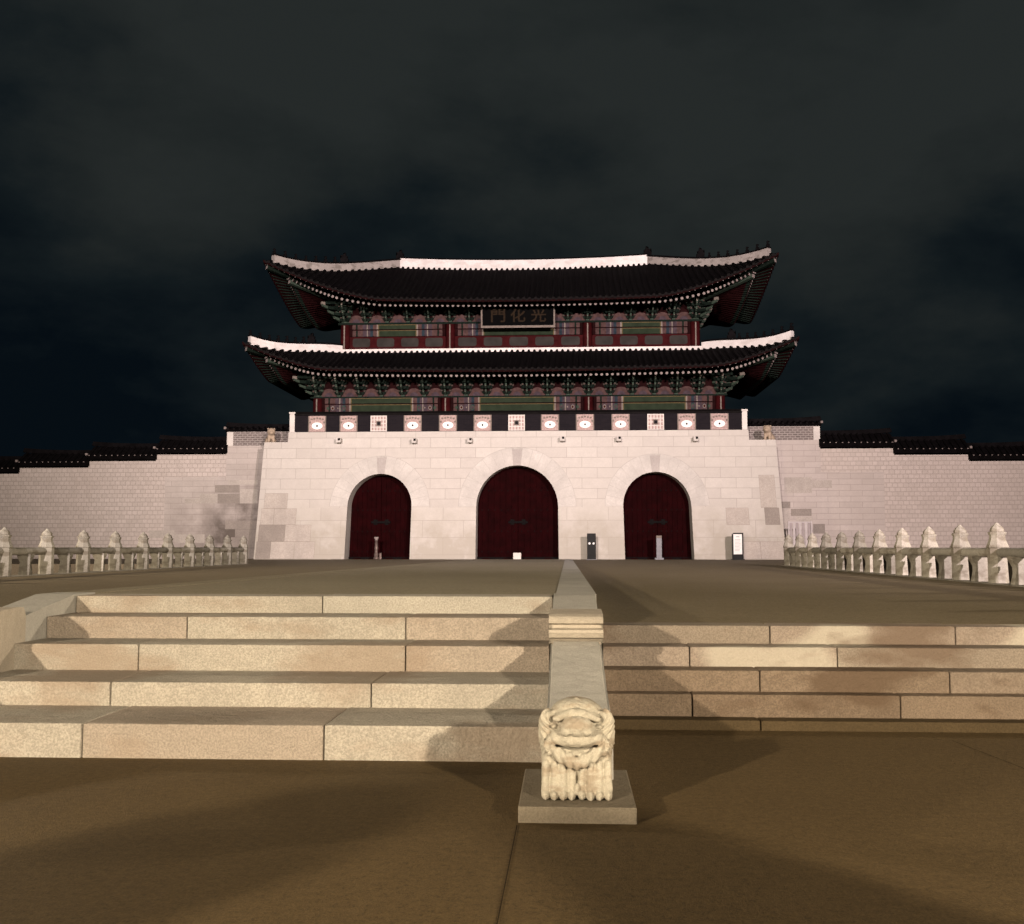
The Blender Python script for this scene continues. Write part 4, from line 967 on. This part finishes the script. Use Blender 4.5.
        for k in range(n):
            x_ = lo_ + (hi_ - lo_) * (k + 0.5) / n
            c_.tube((x_, yc - hw_ - 0.03, z_e + 0.03), (x_, yc, z_r + 0.03), 0.075, 0.075, M['tile'], 6, M['tile'])
            c_.lathe([(0.001, 0), (0.05, 0.001)], M['rafter_end'], 6) if False else None
            c_.add([(x_ + 0.045 * math.cos(2 * math.pi * j / 6), yc - hw_ - 0.034, z_e + 0.03 + 0.045 * math.sin(2 * math.pi * j / 6)) for j in range(6)], [list(range(6))], M['rafter_end' if name == 'tiled_cap' else 'tile_edge'])
        # ridge that kicks up at its outer end
        m_ = 8; vs = []; zz = []
        for k in range(m_ + 1):
            t_ = k / m_; x_ = xa + (xb - xa) * t_; zz.append((x_, z_r + 0.02 + up_ * t_ ** 3))
        for (x_, z_) in zz: vs += [(x_, yc - 0.13, z_ - 0.1), (x_, yc + 0.13, z_ - 0.1), (x_, yc + 0.11, z_ + 0.16), (x_, yc - 0.11, z_ + 0.16)]
        c_.add(vs, [(i * 4 + j, i * 4 + (j + 1) % 4, (i + 1) * 4 + (j + 1) % 4, (i + 1) * 4 + j) for i in range(m_) for j in range(4)] + [(3, 2, 1, 0), tuple(4 * m_ + j for j in range(4))], M['tile'])
        c_.tube((xb - sg * 0.02, yc, zz[-1][1] - 0.02), (xb + sg * 0.06, yc, zz[-1][1] - 0.0), 0.10, 0.10, M['tile'], 10, M['rafter_end'])
        c_.bbox(xb - 0.07, xb + 0.07, yc - hw_ - 0.05, yc - hw_ + 0.12, z_e + 0.02, z_e + 0.16, M['rafter_end'], 0.03)
        return c_
    B(tiled_cap(xin, xn + sg * 0.1, zp1 + 0.12, zp1 + 0.28, WY + 0.35, 0.42, True, 'parapet_cap'), 'parapet_cap', pp)
    for (xa, xb, z) in xs: B(tiled_cap(xa - sg * 0.06, xb - sg * 0.02, z + 0.30, z + 0.92, WY + 0.6, 0.95, False), 'tiled_cap')
    return root
wing('left'); wing('right')

# stone lions on the shoulders of the base
def lion(X, Y, Z):
    d = cap(X, Y, Z, (0.0, 0.28, 0.28), (0, -0.02, 0.42), 0.24, 0.20); d = su(d, ell(X, Y, Z, (0, -0.18, 0.66), (0.23, 0.23, 0.23)), 0.08)
    d = su(d, ell(X, Y, Z, (0, -0.36, 0.60), (0.13, 0.11, 0.10)), 0.04)
    for s in (-1, 1):
        d = su(d, cap(X, Y, Z, (s * 0.12, -0.12, 0.42), (s * 0.13, -0.18, 0.06), 0.09, 0.07), 0.04); d = su(d, ell(X, Y, Z, (s * 0.14, -0.24, 0.05), (0.08, 0.12, 0.06)), 0.02)
        d = su(d, ell(X, Y, Z, (s * 0.2, 0.25, 0.17), (0.13, 0.22, 0.17)), 0.05); d = su(d, ell(X, Y, Z, (s * 0.17, -0.1, 0.83), (0.06, 0.05, 0.07)), 0.03)
        d = ss(d, ell(X, Y, Z, (s * 0.09, -0.39, 0.70), (0.04, 0.04, 0.03)), 0.02)
    return np.maximum(d, -Z)
for px, rz, lab in ((768.5, -25, 'stone lion on the right shoulder of the gate base, beside the brick parapet'), (270.5, 20, 'stone lion on the left shoulder of the gate base, beside the brick parapet')):
    x_ = xP(px, 59.9, 438); o = None
    o = sdf_obj('lion_statue', lion, (-0.5, -0.6, -0.05), (0.5, 0.65, 1.0), 0.03, M['lion_stone'], None, (x_, 60.0, ZS)); o.rotation_euler = (0, 0, R(rz))
    tag(o, lab, 'statue', 'lions on the gate base')

# ------------------------------------------------------------------ stone railings of the terrace
def tz(y): return 0.742 + (Z0 - 0.742) * (y - 9.80) / (YF + 1.2 - 9.80)
post_mesh = None; hg_mesh = None
def railing(x, label, yend, ystart, sg):
    global post_mesh, hg_mesh
    root = empty('stone_railing', (x, yend, tz(yend)), label, 'railing', 'railings along the terrace'); O = off(root)
    sp = yend * 0.0480; n = int((yend - ystart) / sp)
    if post_mesh is None:
        mb = MB(); n8 = 8
        prof = [(0.165, -0.3), (0.165, 0.66), (0.185, 0.69), (0.17, 0.73), (0.132, 0.84), (0.128, 0.90), (0.150, 0.945), (0.152, 0.965), (0.118, 0.975), (0.115, 1.02), (0.088, 1.065), (0.046, 1.105), (0.022, 1.14), (0.0, 1.15)]
        vs = []
        for r_, z_ in prof:
            for q in range(n8): a_ = math.pi / 8 + math.pi / 4 * q; vs.append((r_ * 1.08 * math.cos(a_), r_ * 1.08 * math.sin(a_), z_))
        fs = [(i * n8 + q, i * n8 + (q + 1) % n8, (i + 1) * n8 + (q + 1) % n8, (i + 1) * n8 + q) for i in range(len(prof) - 1) for q in range(n8)]
        mb.add(vs, fs, M['rail_stone']); post_mesh = mb.build('post', root)
        hb = MB(); hp = [(0.13, -0.3), (0.125, 0.06), (0.10, 0.14), (0.085, 0.24), (0.09, 0.32), (0.13, 0.40), (0.165, 0.46), (0.17, 0.52)]
        pr = [(-a_, b_) for a_, b_ in hp] + [(a_, b_) for a_, b_ in hp[::-1]]
        hb.prism(pr, 'y', -0.10, 0.10, M['rail_stone'])
        hg_mesh = hb.build('baluster', root); first = True
    else: first = False
    for k in range(n + 1):
        y = yend - sp * k
        if first and k == 0: o = post_mesh
        else: o = dup(post_mesh, root)
        o.location = Vector((x, y, tz(y))) - O
        if k < n:
            yb = y - sp / 2
            if first and k == 0: o = hg_mesh
            else: o = dup(hg_mesh, root)
            o.location = Vector((x, yb, tz(yb))) - O
            r_ = MB(); za = tz(y) + 0.585 - O.z; zb = tz(y - sp) + 0.585 - O.z
            r_.tube((0, y - 0.15 - O.y, za), (0, y - sp + 0.15 - O.y, zb), 0.092, 0.092, M['rail_stone'], 8); r_.build('rail', root)
    c_ = MB(); sloped(c_, -0.22, 0.22, yend - sp * n - 0.3 - O.y, tz(yend - sp * n) - O.z + 0.02, yend + 0.3 - O.y, 0.02, -1.2, M['rail_stone']); c_.build('base_curb', root)
xr_, yr_ = gz(789, 565.4, 0.737); xl_, yl_ = gz(243, 563.5, 0.737)
railing(xr_, 'stone railing on the right of the terrace with pointed bud posts standing high', yr_, 10.6, 1)
railing(xl_, 'stone railing on the left of the terrace, its last post white beside the dark corner', yl_, 10.6, -1)

# unseen pillars added behind the viewer so that their shadows cross the foreground
for (px_, py_, w_, lab) in ((-5.3, -0.6, 0.42, 'unseen granite pillar added for its shadow, left behind the viewer'), (4.1, -1.0, 0.40, 'unseen granite pillar added for its shadow, right behind the viewer')):
    k = empty('added_shadow_pillar', (px_, py_, 0), lab, 'pillar', 'pillars added for their shadows')
    mb = MB(); mb.bbox(-w_ - 0.08, w_ + 0.08, -w_ - 0.08, w_ + 0.08, -0.02, 0.25, M['banister'], 0.02); mb.build('foot', k)
    mb = MB(); mb.bbox(-w_, w_, -w_, w_, 0.25, 1.75, M['banister'], 0.05); mb.build('shaft', k)
    mb = MB(); mb.lathe([(w_ * 1.15, 1.752), (w_ * 1.2, 1.9), (w_ * 0.9, 2.0), (w_ * 0.8, 2.1), (0.02, 2.25)], M['banister'], 20); mb.build('top', k)

# ------------------------------------------------------------------ small things in front of the gate
def to_local(root, mb, name): return mb.build(name, root)
# tall black display stand with two round lamps
x_ = xP(591.5, 57.6, 550); y_ = 57.6; z_ = tz(y_)
k = empty('display_pillar', (x_, y_, z_), 'black pillar with two small white discs standing between the middle and right arches', 'pillar')
mb = MB(); mb.bbox(-0.235, 0.235, -0.16, 0.16, 0.0, 1.42, M['black_metal'], 0.02); mb.build('body', k)
for s in (-1, 1):
    mb = MB(); mb.tube((s * 0.11, -0.175, 0.88), (s * 0.11, -0.162, 0.88), 0.055, 0.06, M['white_paint'], 14); mb.build('disc', k)
mb = MB(); mb.bbox(-0.28, 0.28, -0.2, 0.2, -0.02, 0.03, M['grey_paint'], 0.01); mb.build('base_plate', k)
# standing notice
x_ = xP(737.8, 57.6, 550); k = empty('notice_stand', (x_, y_, z_), 'white notice panel in a black frame standing by the wall right of the right arch', 'sign')
mb = MB(); mb.bbox(-0.30, -0.23, -0.05, 0.05, 0.0, 1.40, M['black_metal'], 0.01); mb.bbox(0.23, 0.30, -0.05, 0.05, 0.0, 1.45, M['black_metal'], 0.01)
mb.bbox(-0.23, 0.23, -0.04, 0.04, 1.38, 1.45, M['black_metal'], 0.01); mb.bbox(-0.23, 0.23, -0.05, 0.05, 0.02, 0.30, M['black_metal'], 0.01); mb.bbox(-0.33, 0.33, -0.25, 0.25, -0.02, 0.04, M['black_metal'], 0.01); mb.build('frame', k)
mb = MB(); mb.box(-0.228, 0.228, -0.03, 0.02, 0.302, 1.378, M['white_paint'])
mb.box(-0.09, 0.09, -0.036, -0.03, 1.22, 1.25, M['grey_paint'])
for j in range(9): mb.box(-0.15, 0.15 - 0.03 * (j % 3), -0.034, -0.03, 1.08 - 0.075 * j, 1.095 - 0.075 * j, M['grey_paint'])
mb.build('panel', k)
# posts in front of the side arches
def post(px, lab, prof, mats, extra):
    yy = 58.4; x_ = xP(px, yy, 550); k = empty('bollard', (x_, yy, tz(yy)), lab, 'bollard', 'posts in front of the side arches')
    mb = MB(); mb.lathe(prof, mats[0], 14); mb.build('shaft', k); mb = MB(); mb.lathe(extra, mats[1], 14); mb.build('head', k)
    return k
k = post(376.3, 'slim turned post with a flared top in front of the left arch', [(0.16, 0), (0.16, 0.10), (0.12, 0.14), (0.13, 0.30), (0.09, 0.36), (0.09, 0.50), (0.115, 0.62), (0.085, 0.72), (0.075, 1.05)], (M['brass'], M['rafter_end']), [(0.075, 1.053), (0.09, 1.12), (0.135, 1.20), (0.13, 1.24), (0.02, 1.25)])
mb = MB(); mb.bbox(0.19, 0.30, -0.08, 0.08, 0.0, 0.36, M['brass'], 0.02); mb.build('side_box', k)
x_ = xP(659.0, 58.4, 550); k = empty('bollard', (x_, 58.4, tz(58.4)), 'square grey post with a white cap in front of the right arch', 'bollard', 'posts in front of the side arches')
mb = MB(); mb.bbox(-0.145, 0.145, -0.12, 0.12, 0.04, 1.18, M['grey_paint'], 0.015); mb.build('shaft', k)
mb = MB(); mb.bbox(-0.15, 0.15, -0.125, 0.125, 1.183, 1.31, M['cream'], 0.015); mb.build('cap', k)
mb = MB(); mb.bbox(-0.24, 0.24, -0.2, 0.2, -0.02, 0.10, M['grey_paint'], 0.02); mb.build('foot', k)
# small white stone in the middle arch
x_ = xP(517.2, 58.2, 555); mb = MB(); mb.bbox(-0.22, 0.22, -0.15, 0.15, -0.02, 0.36, M['white_stone'], 0.05); o = mb.build('stone_block', None, (x_, 58.2, Z0 + 0.02))
tag(o, 'small white stone block on the ground in front of the middle arch', 'block')
# slatted screen by the right corner
x0_, x1_ = xP(788, 58.9, 525), xP(812, 58.9, 525); zt_ = zP(521, 58.9, 800); k = empty('slatted_screen', ((x0_ + x1_) / 2, 58.9, 0), 'white slatted screen standing in the corner between the gate base and right wall', 'screen')
fr = MB(); w = (x1_ - x0_) / 2
for xa in (-w, w - 0.07): fr.box(xa, xa + 0.07, -0.05, 0.05, 0, zt_, M['slat'])
fr.box(-w + 0.072, w - 0.072, -0.04, 0.04, zt_ - 0.10, zt_ - 0.03, M['slat']); fr.build('frame', k)
for j in range(7):
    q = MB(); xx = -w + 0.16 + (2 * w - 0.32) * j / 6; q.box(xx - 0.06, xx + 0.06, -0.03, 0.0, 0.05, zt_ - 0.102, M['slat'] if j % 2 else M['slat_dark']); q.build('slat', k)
